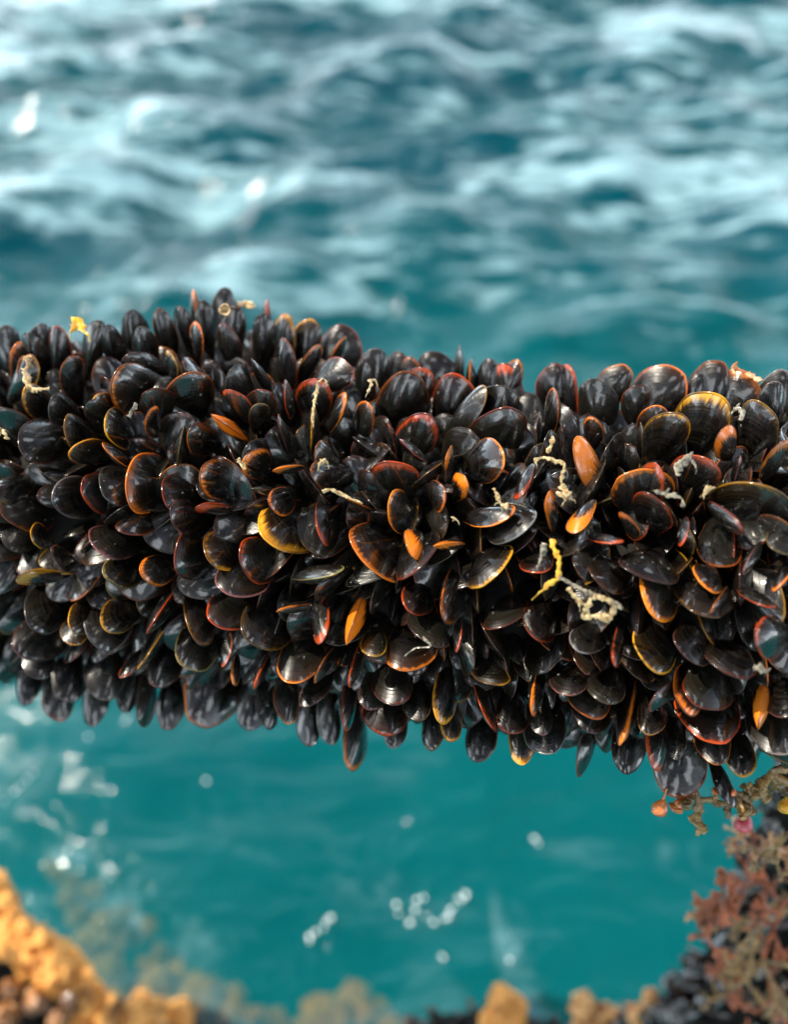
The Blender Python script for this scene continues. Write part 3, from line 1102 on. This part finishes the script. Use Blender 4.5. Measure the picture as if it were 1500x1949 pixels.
def ribbon_mesh(paths, seed, seg=8, flat=0.4):
    """paths: list of lists of (Vector, radius); a flattened, crinkled strip round each path, capped"""
    from mathutils import noise
    V, F = [], []
    for path in paths:
        P = [p for p, r in path]
        R = [r for p, r in path]
        m = max(2, (len(P) - 1) * 10)
        base = len(V)
        for k in range(m + 1):
            t = k / m * (len(P) - 1)
            c = catmull(P, min(t, len(P) - 1 - 1e-6))
            r = float(np.interp(t, range(len(R)), R))
            c2 = catmull(P, min(t + .05, len(P) - 1 - 1e-6)); c1 = catmull(P, max(t - .05, 0))
            tg = (c2 - c1)
            tg = tg.normalized() if tg.length > 1e-9 else Vector((0, 0, 1))
            e1 = tg.cross((CAM - c).normalized() + Vector((0.2, 0.1, 0))).normalized()
            e2 = e1.cross(tg)
            tw = 0.9 * noise.noise(c * 90 + Vector((seed, 0, 0)))
            f1 = e1 * math.cos(tw) + e2 * math.sin(tw)
            f2 = e2 * math.cos(tw) - e1 * math.sin(tw)
            r *= max(.25, 1 + ROUGH[0] * noise.noise(c * 700 + Vector((seed, 3, 0))) + ROUGH[0] * .6 * noise.noise(c * 1900 + Vector((seed, 9, 0))))
            c = c + (f1 * noise.noise(c * 900 + Vector((seed, 5, 0))) * .8) * r * ROUGH[0]
            if k in (0, m): r *= 0.25
            for q in range(seg):
                an = 2 * math.pi * q / seg
                V.append(c + f1 * r * math.cos(an) + f2 * r * flat * math.sin(an) + f2 * r * 0.5 * ROUGH[0] * noise.noise(c * 300))
        for k in range(m):
            for q in range(seg):
                F.append((base + k * seg + q, base + k * seg + (q + 1) % seg, base + (k + 1) * seg + (q + 1) % seg, base + (k + 1) * seg + q))
        F.append([base + q for q in range(seg)][::-1])
        F.append([base + m * seg + q for q in range(seg)])
    return V, F


def strand(name, pix, mat, label, cat, group=None, lift=0.004, seed=0, flat=0.4, extra_paths=()):
    """a strand lying over the mussels of the main rope: pix = (x, y, half width px)"""
    paths = []
    for pl in [pix] + list(extra_paths):
        path = []
        for (x, y, wv) in pl:
            P, n = surf(x, y)
            v = (CAM - P).normalized()
            d = (P - CAM).dot(FW)
            path.append((P + v * lift, wv * 0.75 / FPX * d))
        paths.append(path)
    ROUGH[0] = 0.95
    paths = [[(q_ + Vector((rng.uniform(-1, 1), rng.uniform(-1, 1), rng.uniform(-1, 1))) * r_ * .5, r_ * rng.uniform(.7, 1.25)) for q_, r_ in pa] for pa in paths]
    for pa in list(paths):
        for kk in range(2):
            q_, r_ = rng.choice(pa)
            dv_ = Vector((rng.uniform(-1, 1), rng.uniform(-1, .3), rng.uniform(-1, 1))).normalized()
            paths.append([(q_, r_ * .5), (q_ + dv_ * r_ * 2.2, r_ * .3), (q_ + (dv_ + Vector((0, 0, -.6))) * r_ * 3, r_ * .12)])
    V, F = ribbon_mesh(paths, seed, flat=0.22)
    ROUGH[0] = 0.5
    return tag(link(name, mesh_from(name, V, F, mat)), label, cat, group)


G1 = 'pale strands and flakes caught on the mussels'
strand('byssus_strand', [(606, 728, 5), (603, 745, 4), (600, 768, 4), (596, 790, 3), (597, 815, 2)], M_TAN, 'pale curled strand hanging over a red-edged mussel left of the top centre', 'strand', G1,
       extra_paths=[[(606, 728, 4), (614, 722, 3), (621, 727, 3), (624, 734, 2)]], seed=1)
strand('byssus_strand', [(612, 936, 4), (628, 932, 5), (645, 940, 5), (662, 946, 3), (690, 958, 2)], M_TAN, 'pale crumpled strand above the long crossing seam left of centre', 'strand', G1, seed=2)
strand('byssus_strand', [(940, 928, 4), (945, 945, 6), (952, 958, 5), (966, 967, 5)], M_TAN, 'short pale strand beside the flat olive mussel at centre right', 'strand', G1, seed=3)
strand('byssus_strand', [(1016, 876, 4), (1035, 870, 5), (1055, 878, 5), (1073, 884, 4), (1072, 905, 4), (1068, 925, 5)], M_TAN,
       'pale branching strand left of the tall flame-orange mussel', 'strand', G1, extra_paths=[[(1072, 925, 9), (1082, 942, 13), (1090, 950, 6)], [(1060, 935, 4), (1078, 950, 5)]], seed=4)
strand('byssus_strand', [(1040, 862, 3), (1048, 845, 5), (1052, 830, 3)], M_TAN, 'small pale tooth-shaped strand above the branching strand', 'strand', G1, seed=5)
strand('shell_skin', [(1047, 1025, 3), (1053, 1040, 6), (1062, 1062, 4), (1066, 1085, 7), (1062, 1100, 5), (1046, 1112, 5), (1030, 1128, 4), (1012, 1142, 1.5)], M_YEL,
       'torn bright yellow sliver of shell skin right of centre', 'shell skin', G1, seed=6, lift=0.006)
strand('byssus_strand', [(1062, 1098, 5), (1090, 1112, 5), (1112, 1124, 5), (1135, 1132, 6), (1165, 1145, 5), (1185, 1158, 4)], M_GREY,
       'grey strand running from the yellow sliver down to the holed flake', 'strand', G1, seed=7, lift=0.006)
strand('shell_skin', [(1128, 1135, 6), (1118, 1156, 6), (1110, 1172, 6), (1130, 1176, 9), (1155, 1180, 10), (1168, 1165, 9), (1165, 1147, 8), (1148, 1136, 8), (1128, 1135, 6)], M_TAN,
       'ring-shaped translucent flake with a hole, hanging from the grey strand', 'shell skin', G1, seed=8, lift=0.008,
       extra_paths=[[(1080, 1120, 5), (1100, 1140, 6), (1115, 1152, 5)]])
strand('byssus_strand', [(1040, 1035, 10), (1032, 1052, 8), (1026, 1068, 5), (1022, 1080, 3)], M_GREY, 'grey crumbs of growth left of the yellow sliver', 'strand', G1, seed=9)
strand('byssus_strand', [(1004, 1165, 9), (1006, 1185, 8), (1014, 1200, 4)], M_GREY, 'grey slimy crumb below the yellow sliver', 'strand', G1, seed=10)
strand('shell_skin', [(1292, 905, 5), (1292, 890, 9), (1303, 877, 10), (1318, 876, 9)], M_GREY, 'grey rounded flake on the red-edged mussel at the right', 'shell skin', G1, seed=11)
strand('byssus_strand', [(1338, 942, 4), (1350, 936, 6), (1362, 928, 4)], M_TAN, 'pale crumb on the seam below the grey rounded flake', 'strand', G1, seed=12)
strand('byssus_strand', [(1245, 935, 4), (1270, 940, 6), (1295, 948, 5), (1300, 965, 4)], M_GREY, 'grey strand stretched across black shells at the right', 'strand', G1, seed=13)
strand('byssus_strand', [(1400, 775, 9), (1412, 785, 7), (1408, 800, 4)], M_GREY, 'grey crumb between two amber-edged mussels at the upper right', 'strand', G1, seed=14)
strand('byssus_strand', [(1392, 700, 8), (1410, 704, 10), (1432, 716, 9), (1446, 726, 5)], simple_mat('rusty crust', (0.45, 0.12, 0.03), (0.7, 0.4, 0.2), 700, .5, .0006), 'rusty orange crust on a mussel at the top right edge of the rope', 'crust', None, seed=15)
strand('byssus_strand', [(55, 690, 7), (52, 712, 8), (56, 735, 8), (72, 742, 6), (92, 738, 5)], M_TAN, 'thick tan curled strand at the upper left of the rope', 'strand', G1, seed=16)
strand('byssus_strand', [(140, 622, 9), (152, 624, 13), (162, 632, 9)], M_YEL, 'yellow crumb on the top edge of the rope at the left', 'strand', G1, seed=17)
strand('byssus_strand', [(452, 580, 6), (468, 578, 9), (484, 584, 6)], M_TAN, 'pale yellow crumb right of the tube on the crest', 'strand', G1, seed=18)
strand('byssus_strand', [(245, 795, 8), (252, 782, 6), (262, 770, 5)], M_GREY, 'grey crumb at the foot of the wide brown mussel', 'strand', G1, seed=19)
strand('byssus_strand', [(0, 820, 8), (8, 828, 9), (16, 838, 6)], M_TAN, 'tan crumb at the left edge of the photo', 'strand', G1, seed=20)
strand('byssus_strand', [(452, 876, 5), (462, 884, 6), (468, 894, 3)], M_TAN, 'tiny pale crumb on the orange-edged mussel left of centre', 'strand', G1, seed=21)
strand('byssus_strand', [(612, 880, 8), (618, 872, 9), (608, 888, 5)], M_TAN, 'speckled pale crumb at the end of the long brown mussel', 'strand', G1, seed=22)
strand('byssus_strand', [(702, 720, 7), (708, 732, 5), (700, 750, 3)], M_TAN, 'pale crumb high on the crowd between black shells, left of top centre', 'strand', G1, seed=23)
strand('byssus_strand', [(860, 985, 5), (870, 990, 4)], M_TAN, 'tiny pale crumb at the foot of the striped orange mussel', 'strand', G1, seed=24)
strand('byssus_strand', [(806, 1212, 3), (820, 1228, 4), (792, 1234, 2), (770, 1248, 1.5)], M_GREY, 'fine grey threads over a black mussel at the lower centre', 'strand', G1, seed=25)
strand('byssus_strand', [(1432, 1268, 8), (1448, 1272, 10), (1462, 1276, 6)], M_GREY, 'grey crumb on the round reflecting mussel at the lower right', 'strand', G1, seed=26)

# little tube standing on the crest
P, n = surf(428, 590)
d = (P - CAM).dot(FW)
v = (CAM - P).normalized()
e1, e2 = RX, (v.cross(RX)).normalized()
V, F = [], []
prof = [(0.0, .55), (.5, .8), (1.0, 1.0), (1.05, .92), (1.0, .72), (.7, .5), (.68, .02)]
for (h, r) in prof:
    for q in range(24):
        an = q / 24 * 2 * math.pi
        rr = r * 11 / FPX * d * (1 + .08 * math.sin(an * 3 + h * 4))
        V.append(P + v * (0.004 + h * 0.004) + e1 * rr * math.cos(an) + e2 * rr * math.sin(an))
for k in range(len(prof) - 1):
    for q in range(24):
        F.append((k * 24 + q, k * 24 + (q + 1) % 24, (k + 1) * 24 + (q + 1) % 24, (k + 1) * 24 + q))
tag(link('barnacle', mesh_from('barnacle', V, F, M_TAN)), 'small round pale barnacle with a dark hole on the crest of mussels', 'barnacle')


def frond_tuft(x, y, d, dirs, length, mat, label, seed, group='seaweed tufts on the lower ropes', radius=4.0, forks=2):
    """branching tuft of fleshy fingers growing from one point"""
    r_ = random.Random(seed)
    if 'lower' in group: d -= 0.03; length *= 1.5; radius *= 0.58; forks = 3 if mat is not M_BRN else 2
    root = unproj(x, y, d)
    s = d / FPX
    paths = []

    def grow(p, a, el, ln, rad, lev):
        path = [(p, rad * s)]
        n = 4
        for k in range(n):
            a += r_.uniform(-22, 22); el += r_.uniform(-15, 15)
            dv = (RX * math.cos(math.radians(a)) + UP * math.sin(math.radians(a))) * math.cos(math.radians(el)) - FW * math.sin(math.radians(el))
            p = p + dv * ln * s / n
            path.append((p, rad * s * (1 + 0.12 * k) * r_.uniform(.8, 1.25)))
        path.append((p + dv * ln * s * .1, rad * s * .6))
        paths.append(path)
        if lev > 0:
            for q in range(2 + (r_.random() < .4)):
                grow(path[-2][0], a + r_.choice([-1, 1]) * r_.uniform(20, 60), el + r_.uniform(-25, 25), ln * r_.uniform(.45, .75), rad * .85, lev - 1)
    for a in dirs:
        grow(root, a + r_.uniform(-12, 12), r_.uniform(-10, 45), length * r_.uniform(.55, .8), radius, forks)
    ROUGH[0] = 0.3
    V, F = ribbon_mesh(paths, seed, flat=0.55)
    ROUGH[0] = 0.5
    return tag(link('seaweed', mesh_from('seaweed', V, F, mat)), label, 'seaweed', group)


frond_tuft(1425, 1690, .385, (100, 130, 160, 185), 46, M_RED, 'red-brown forked seaweed reaching left, highest on the right-hand rope', 31, radius=7)
frond_tuft(1440, 1650, .36, (60, 95, 130), 45, M_PNK, 'pale pinkish seaweed tuft under the end of the mussel crowd', 32, radius=7)
frond_tuft(1400, 1735, .40, (165, 190, 140, 80), 50, M_RED, 'dark red seaweed tuft reaching left, middle of the right-hand rope', 33, radius=7.5)
frond_tuft(1370, 1760, .41, (150, 175), 46, M_PNK, 'pale pink-tipped seaweed finger pointing left over the water', 34, radius=7)
frond_tuft(1450, 1760, .41, (20, 80, 140, 200, 260), 52, M_BRN, 'brown bushy seaweed in the middle of the right-hand rope', 35, radius=7)
frond_tuft(1455, 1830, .43, (30, 90, 190, 230, 290), 50, M_BRN, 'brown seaweed sheet hanging low on the right-hand rope', 36, radius=7)
frond_tuft(1420, 1850, .43, (160, 200, 240), 42, M_RED, 'small red-tipped seaweed fingers pointing down left over slate mussels', 37, radius=6)
frond_tuft(1470, 1900, .45, (70, 120, 250, 280, 300), 56, M_RED, 'reddish seaweed strings in the bottom right corner', 38, radius=5)
frond_tuft(1490, 1720, .40, (60, 120, 180, 240), 44, M_RED, 'red seaweed clump at the right edge of the photo', 39, radius=7)
frond_tuft(1480, 1610, .34, (120, 150, 200, 240), 40, M_BRN, 'dark brown seaweed clinging at the top of the right-hand rope', 40, radius=7)
frond_tuft(1470, 1940, .46, (100, 150, 60), 50, M_BRN, 'olive brown seaweed blades at the bottom right corner', 41, radius=6)
frond_tuft(1370, 1900, .46, (120, 160, 60), 30, M_BRN, 'small brown weed sprig among the slate mussels', 42, radius=4)

G2 = 'seaweed hanging under the right end of the mussel rope'
def dz(x, y): return (surf(x, min(y, 1500))[0] - CAM).dot(FW)
frond_tuft(1322, 1500, .262, (250, 275, 300), 50, M_BRN, 'curled tan-tipped seaweed hanging right of the biggest bottom mussel', 43, G2, radius=5.5)
frond_tuft(1300, 1515, .262, (270, 250), 26, M_ORB, 'short orange seaweed lobes beside the biggest bottom mussel', 44, G2, radius=8, forks=1)
frond_tuft(1400, 1510, .262, (255, 280, 300, 330), 44, M_BRN, 'ragged brown seaweed hanging under the right end of the mussels', 45, G2, radius=6.5)
frond_tuft(1470, 1470, .262, (200, 250, 290, 330, 20), 52, M_BRN, 'large ragged brown seaweed at the right edge under the mussels', 46, G2, radius=7.5)
frond_tuft(1385, 1490, .262, (230, 260), 28, M_RED, 'dark red seaweed patch between two hanging mussels', 47, G2, radius=6, forks=2)


def drop_body(name, x, y, d, rx, ry, mat, label, cat, stalk=None, tilt=0.0, seed=0):
    from mathutils import noise
    c = unproj(x, y, d)
    s = d / FPX
    V, F = [], []
    nu, nv = 20, 24
    for i in range(nu + 1):
        ph = math.pi * i / nu
        z = math.cos(ph)
        rr = math.sin(ph) * (1 - 0.28 * z) ** 1.0
        if z > 0: rr *= (1 - 0.45 * z * z)
        for k in range(nv):
            t = 2 * math.pi * k / nv
            lx, ly, lz = rx * rr * math.cos(t), ry * z * (1.15 if z > 0 else 1), rx * .8 * rr * math.sin(t)
            X = lx * math.cos(tilt) - ly * math.sin(tilt)
            Y = lx * math.sin(tilt) + ly * math.cos(tilt)
            p = c + (RX * X + UP * Y - FW * lz) * s
            V.append(p + (p - c) * 0.10 * noise.noise(p * 300 + Vector((seed, 0, 0))))
    for i in range(nu):
        for k in range(nv):
            F.append((i * nv + k, (i + 1) * nv + k, (i + 1) * nv + (k + 1) % nv, i * nv + (k + 1) % nv))
    o = tag(link(name, mesh_from(name, V, F, mat)), label, cat)
    if stalk:
        V, F = ribbon_mesh([[(unproj(a, b, d), 2.4 * s) for a, b in stalk]], seed, flat=1.0)
        link('stalk', mesh_from('stalk', V, F, mat), o)
    return o


drop_body('sea_squirt', 1257, 1537, .255, 15, 17, M_ORB, 'orange-red drop-shaped sea squirt dangling under the biggest bottom mussel', 'sea squirt',
          stalk=[(1262, 1521), (1266, 1512), (1270, 1500)], tilt=-0.35, seed=3)
M_RASP = simple_mat('raspberry red sea squirt', (0.30, 0.02, 0.03), (0.70, 0.08, 0.12), 200, 0.2, 0.0004, coat=0.8, sss=0.3)
drop_body('sea_squirt', 1416, 1566, .30, 17, 19, M_RASP, 'raspberry red sea squirt at the top of the right-hand rope', 'sea squirt', stalk=[(1420, 1550), (1425, 1530)], tilt=-0.3, seed=5)
drop_body('sea_squirt', 1498, 1533, .262, 17, 15, M_YEL, 'bright yellow sea squirt cut off by the right edge of the photo', 'sea squirt', seed=7)

# ------------------------------------------------------------------ link the mussels
CODE_WORD = {'Y': 'amber', 'O': 'orange', 'R': 'rusty', 'B': 'brown', 'P': 'purplish', 'G': 'grey', 'K': 'olive', 'F': 'bright orange'}
# landmark mussels of the photo: (x, y of their rounded end, full label, short way to name it)
MARKS = [
    (1094, 836, 'tall flame-orange mussel right of centre, seam half turned to the viewer', 'the tall flame-orange mussel'),
    (660, 1222, 'glowing orange spindle-shaped mussel seen seam-on, just below the middle', 'the glowing orange spindle'),
    (1088, 1015, 'striped orange mussel pointing down left under the tall flame-orange one', 'the striped orange mussel'),
    (782, 1055, 'striped amber mussel near the centre with its point hanging down', 'the striped central amber mussel'),
    (515, 1035, 'wide amber-yellow crescent-edged mussel left of centre catching a sun glint', 'the wide amber crescent'),
    (402, 789, 'slanting bright orange mussel seen seam-on at the upper left', 'the slanting bright orange mussel'),
    (685, 1060, 'broad pale-faced mussel with thin orange edge, just left of the centre', 'the broad pale-faced mussel'),
    (940, 1100, 'black mussel with a yellow comb-marked edge on its right side', 'the yellow comb-edged mussel'),
    (886, 908, 'upright mussel with a broad orange edge on its right, centre of the crowd', 'the upright orange-edged mussel'),
    (815, 788, 'black mussel with a thick red arched edge above the centre', 'the central red arch'),
    (945, 695, 'bright red arched mussel on the top edge of the rope', 'the bright red top arch'),
    (605, 722, 'mussel with a red arched edge and a pale strand hanging over it', 'the curled strand mussel'),
    (593, 905, 'long brown mussel lying level with its rounded end to the left', 'the long level brown mussel'),
    (240, 935, 'sunlit brown mussel with a wide fringed orange edge, left side', 'the sunlit fringed mussel'),
    (210, 735, 'wide shining brown mussel near the top left of the rope', 'the wide shining brown mussel'),
    (332, 1060, 'round mussel with a white sun glare on its face, left side', 'the round glaring mussel'),
    (42, 862, 'large blue-grey reflecting mussel near the left edge', 'the large blue-grey mussel'),
    (32, 1100, 'level mussel with a long yellow edge at the far left', 'the long yellow-edged mussel'),
    (372, 966, 'level red-edged mussel seen half seam-on, left of centre', 'the level red-edged mussel'),
    (395, 1385, 'very large blue-reflecting mussel hanging from the bottom edge, left half', 'the very large hanging mussel'),
    (672, 1467, 'pointed spear-like mussel hanging lowest in the middle', 'the pointed spear-like mussel'),
    (840, 1377, 'long golden mussel hanging at the lower centre', 'the long golden hanging mussel'),
    (910, 1450, 'hanging grey mussel with white streaks beside its rounded end, bottom edge', 'the hanging grey streaked mussel'),
    (1288, 1517, 'biggest bottom mussel hanging lowest at the right, above the orange sea squirt', 'the biggest bottom mussel'),
    (1443, 1388, 'brown-orange upright mussel seen seam-on at the lower right', 'the brown-orange upright mussel'),
    (1355, 747, 'wide mussel with a thick amber arched edge at the upper right', 'the wide amber-arched mussel'),
    (1290, 786, 'round black mussel with a thin bright yellow edge, upper right', 'the round yellow-edged mussel'),
    (1378, 814, 'short orange-sided mussel with a brown sunlit face, right side', 'the short orange-sided mussel'),
    (1350, 875, 'mussel with a red arched edge and a grey flake on it, right side', 'the grey-flaked red mussel'),
    (1440, 921, 'very wide black mussel with a hairline amber edge by the right side', 'the very wide black mussel'),
    (1213, 1095, 'tall mussel with a purple rim and a brown sunlit patch', 'the tall purple-rimmed mussel'),
    (1345, 1120, 'olive-faced mussel with an orange left edge pointing down, right side', 'the olive-faced mussel'),
    (1375, 1278, 'large round reflecting mussel with a rusty rim at the lower right', 'the large rusty-rimmed mussel'),
    (1101, 1240, 'blue-reflecting round mussel just below the holed flake', 'the blue mussel below the flake'),
    (1180, 1418, 'long seam-on mussel with a white drip down its edge, lower right', 'the white-dripped mussel'),
    (1077, 695, 'tall blade-like mussel standing on the top edge, right of centre', 'the tall blade-like mussel'),
    (926, 740, 'slanting olive mussel with a straight yellow edge, near the top', 'the slanting olive mussel'),
    (662, 622, 'broad grey-backed mussel on the top edge, left of centre', 'the broad grey-backed mussel'),
    (428, 548, 'pale round mussel standing highest on the crest', 'the highest crest mussel'),
    (428, 616, 'mussel with a long thin red edge below the crest', 'the long thin-red-edged mussel'),
    (478, 1225, 'wide black mussel with a yellow rim and a white glint at lower left', 'the wide yellow-rimmed mussel'),
    (427, 1268, 'small deep red mussel low on the left half', 'the small deep red mussel'),
    (610, 1225, 'dark crimson mussel left of the glowing orange spindle', 'the dark crimson mussel'),
    (849, 1185, 'long mussel with a straight orange seam pointing down, below centre', 'the straight-seamed mussel'),
    (38, 684, 'mussel with a thick orange curl of an edge at the top left', 'the orange-curled mussel'),
]


def area(m):
    if not (-30 < m['cx'] < 1530 and -30 < m['cy'] < 1975): return 0
    k = {'front': 1.0, 'fill': 0.12, 'low': 0.6, 'back': 0.0}[m['kind']]
    return k * m['L'] * m['W'] / m['d'] ** 2


order = sorted(range(len(MUS)), key=lambda i: -area(MUS[i]))
SOLO = [i for i in order[:298] if area(MUS[i]) > 0]
solo = set(SOLO)

# labels -------------------------------------------------------------
for m in MUS: m['mark'] = None
used = set()
for k, (mx, my, lab, short) in enumerate(MARKS):
    best = min((i for i in range(HAND)), key=lambda i: (MUS[i]['px'] - mx) ** 2 + (MUS[i]['py'] - my) ** 2)
    MUS[best]['mark'] = k
    solo.add(best)
OCT = ['right of', 'upper right of', 'above', 'upper left of', 'left of', 'lower left of', 'below', 'lower right of']
ORD = ['', 'second ', 'third ', 'fourth ', 'fifth ', 'sixth ', 'seventh ', 'eighth ', 'ninth ', 'tenth ']
buckets = {}
for i in sorted(solo):
    m = MUS[i]
    if m['mark'] is not None:
        m['label'] = MARKS[m['mark']][2]
        continue
    if m['kind'] == 'low': continue
    k = min(range(len(MARKS)), key=lambda k: (m['px'] - MARKS[k][0]) ** 2 + (m['py'] - MARKS[k][1]) ** 2)
    dx, dy = m['px'] - MARKS[k][0], MARKS[k][1] - m['py']
    oc = int(round(math.degrees(math.atan2(dy, dx)) / 45.0)) % 8
    m['look'] = CODE_WORD[m['code']] + '-edged mussel' + (' seen seam-on' if abs(m['roll']) > 45 else '')
    buckets.setdefault((k, oc), []).append((dx * dx + dy * dy, i))
for (k, oc), lst in buckets.items():
    lst.sort()
    for q, (_, i) in enumerate(lst):
        m = MUS[i]
        if q == 0: m['label'] = '%s, closest %s %s' % (m['look'], OCT[oc], MARKS[k][3])
        else: m['label'] = '%s, %s%s %s' % (m['look'], ORD[min(q, 9)], OCT[oc], MARKS[k][3])
LOWM = [(1425, 1640, 'the highest red-brown seaweed'), (1440, 1590, 'the pale pinkish seaweed'), (1380, 1720, 'the dark red seaweed'),
        (1450, 1760, 'the brown bushy seaweed'), (1455, 1850, 'the brown seaweed sheet'), (1470, 1920, 'the reddish seaweed strings'),
        (1120, 1930, 'the pale sponge knobs'), (1225, 1910, 'the tiny pale sponge knob'), (955, 1920, 'the small orange sponge tuft'),
        (60, 1860, 'the bright orange sponge crust'), (1325, 1860, 'the grey slope facing the water')]
buckets = {}
for i in SOLO:
    m = MUS[i]
    if m['kind'] != 'low': continue
    k = min(range(len(LOWM)), key=lambda k: (m['cx'] - LOWM[k][0]) ** 2 + (m['cy'] - LOWM[k][1]) ** 2)
    dx, dy = m['cx'] - LOWM[k][0], LOWM[k][1] - m['cy']
    oc = int(round(math.degrees(math.atan2(dy, dx)) / 45.0)) % 8
    buckets.setdefault((k, oc), []).append((dx * dx + dy * dy, i))
for (k, oc), lst in buckets.items():
    lst.sort()
    for q, (_, i) in enumerate(lst):
        MUS[i]['label'] = 'blurred dark mussel, %s%s %s' % (ORD[min(q, 9)] if q else 'closest ', OCT[oc], LOWM[k][2])
        MUS[i]['grp'] = 'blurred mussels on the lower ropes'

SO_ = [i for i in range(len(MUS)) if i in solo]
for i in SO_:
    m = MUS[i]
    o = bpy.data.objects.new('mussel', None)
    o.empty_display_size = 0.005
    col.objects.link(o)
    loc, rot, scl = m['M'].decompose()
    o.location = loc
    o.rotation_mode = 'QUATERNION'
    o.rotation_quaternion = rot
    o.scale = scl
    tag(o, m.get('label', 'mussel'), 'mussel', m.get('grp', 'mussels crowded on the thick rope'))
    for nm, me in zip(('valve', 'valve', 'lip'), VAR[m['var']][1]):
        c = bpy.data.objects.new(nm, me)
        col.objects.link(c)
        c.parent = o
        c.color = m['tint']

# beads of sea water standing on the shells
M_DROP, nt_, bs_ = newmat('water drop')
bs_.inputs['Base Color'].default_value = (0.9, 0.95, 0.95, 1)
bs_.inputs['Roughness'].default_value = 0.02
bs_.inputs['IOR'].default_value = 1.33
bs_.inputs['Transmission Weight'].default_value = 0.9
Vd, Fd = [], []
for i in range(HAND):
    m = MUS[i]
    M = m['M']
    for k in range(rng.choice([0, 1, 2, 3, 5])):
        Vv, Ff, Uu = VAR[m['var']][0][rng.randrange(2)]
        gi = rng.randrange(8, NG - 1); ti = rng.randrange(8, NT - 8)
        a = gi * (NT + 1) + ti
        p0, p1, p2 = (M @ Vector(Vv[a]), M @ Vector(Vv[a + 1]), M @ Vector(Vv[a + NT + 1]))
        nn = (p1 - p0).cross(p2 - p0)
        if nn.length < 1e-12: continue
        nn.normalize()
        c0 = M @ Vector((0.5, 0, 0))
        if nn.dot(p0 - c0) < 0: nn = -nn
        if nn.dot((CAM - p0).normalized()) < 0.1: continue
        e1 = nn.orthogonal().normalized(); e2 = nn.cross(e1)
        r0 = rng.uniform(0.00013, 0.00042)
        b = len(Vd)
        sx = rng.uniform(.8, 1.4)
        for ph in (0.0, 0.35, 0.7, 1.05, 1.4):
            for q in range(10):
                t = q / 10 * 2 * math.pi
                Vd.append(p0 + (e1 * math.cos(t) * sx + e2 * math.sin(t)) * r0 * math.cos(ph) + nn * r0 * 0.6 * math.sin(ph))
        Vd.append(p0 + nn * r0 * 0.62)
        for h in range(4):
            for q in range(10):
                Fd.append((b + h * 10 + q, b + h * 10 + (q + 1) % 10, b + (h + 1) * 10 + (q + 1) % 10, b + (h + 1) * 10 + q))
        for q in range(10): Fd.append((b + 40 + q, b + 40 + (q + 1) % 10, b + 50))
tag(link('water_drops', mesh_from('water_drops', Vd, Fd, M_DROP)), 'tiny beads of sea water scattered over the wet shells', 'water drops', kind='stuff')

# everything smaller goes into one crowd
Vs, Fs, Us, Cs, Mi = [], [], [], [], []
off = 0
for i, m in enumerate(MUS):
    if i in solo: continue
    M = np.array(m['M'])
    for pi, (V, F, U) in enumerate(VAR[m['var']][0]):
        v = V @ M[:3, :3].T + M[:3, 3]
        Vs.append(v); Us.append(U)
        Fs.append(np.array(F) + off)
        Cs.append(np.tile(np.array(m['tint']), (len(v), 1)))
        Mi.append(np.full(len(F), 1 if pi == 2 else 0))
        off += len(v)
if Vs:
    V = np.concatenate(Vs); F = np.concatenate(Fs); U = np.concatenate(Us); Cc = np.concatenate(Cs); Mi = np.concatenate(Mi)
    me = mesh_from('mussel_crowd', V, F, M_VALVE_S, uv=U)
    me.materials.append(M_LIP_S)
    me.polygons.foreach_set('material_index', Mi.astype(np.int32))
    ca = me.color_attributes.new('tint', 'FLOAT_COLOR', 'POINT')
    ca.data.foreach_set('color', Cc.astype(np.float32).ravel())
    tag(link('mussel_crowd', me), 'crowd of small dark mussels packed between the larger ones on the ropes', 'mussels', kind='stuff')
print('MUSSELS', len(MUS), 'hand', HAND, 'solo', len(SO_), 'labels', len(set(MUS[i].get('label') for i in SO_)))
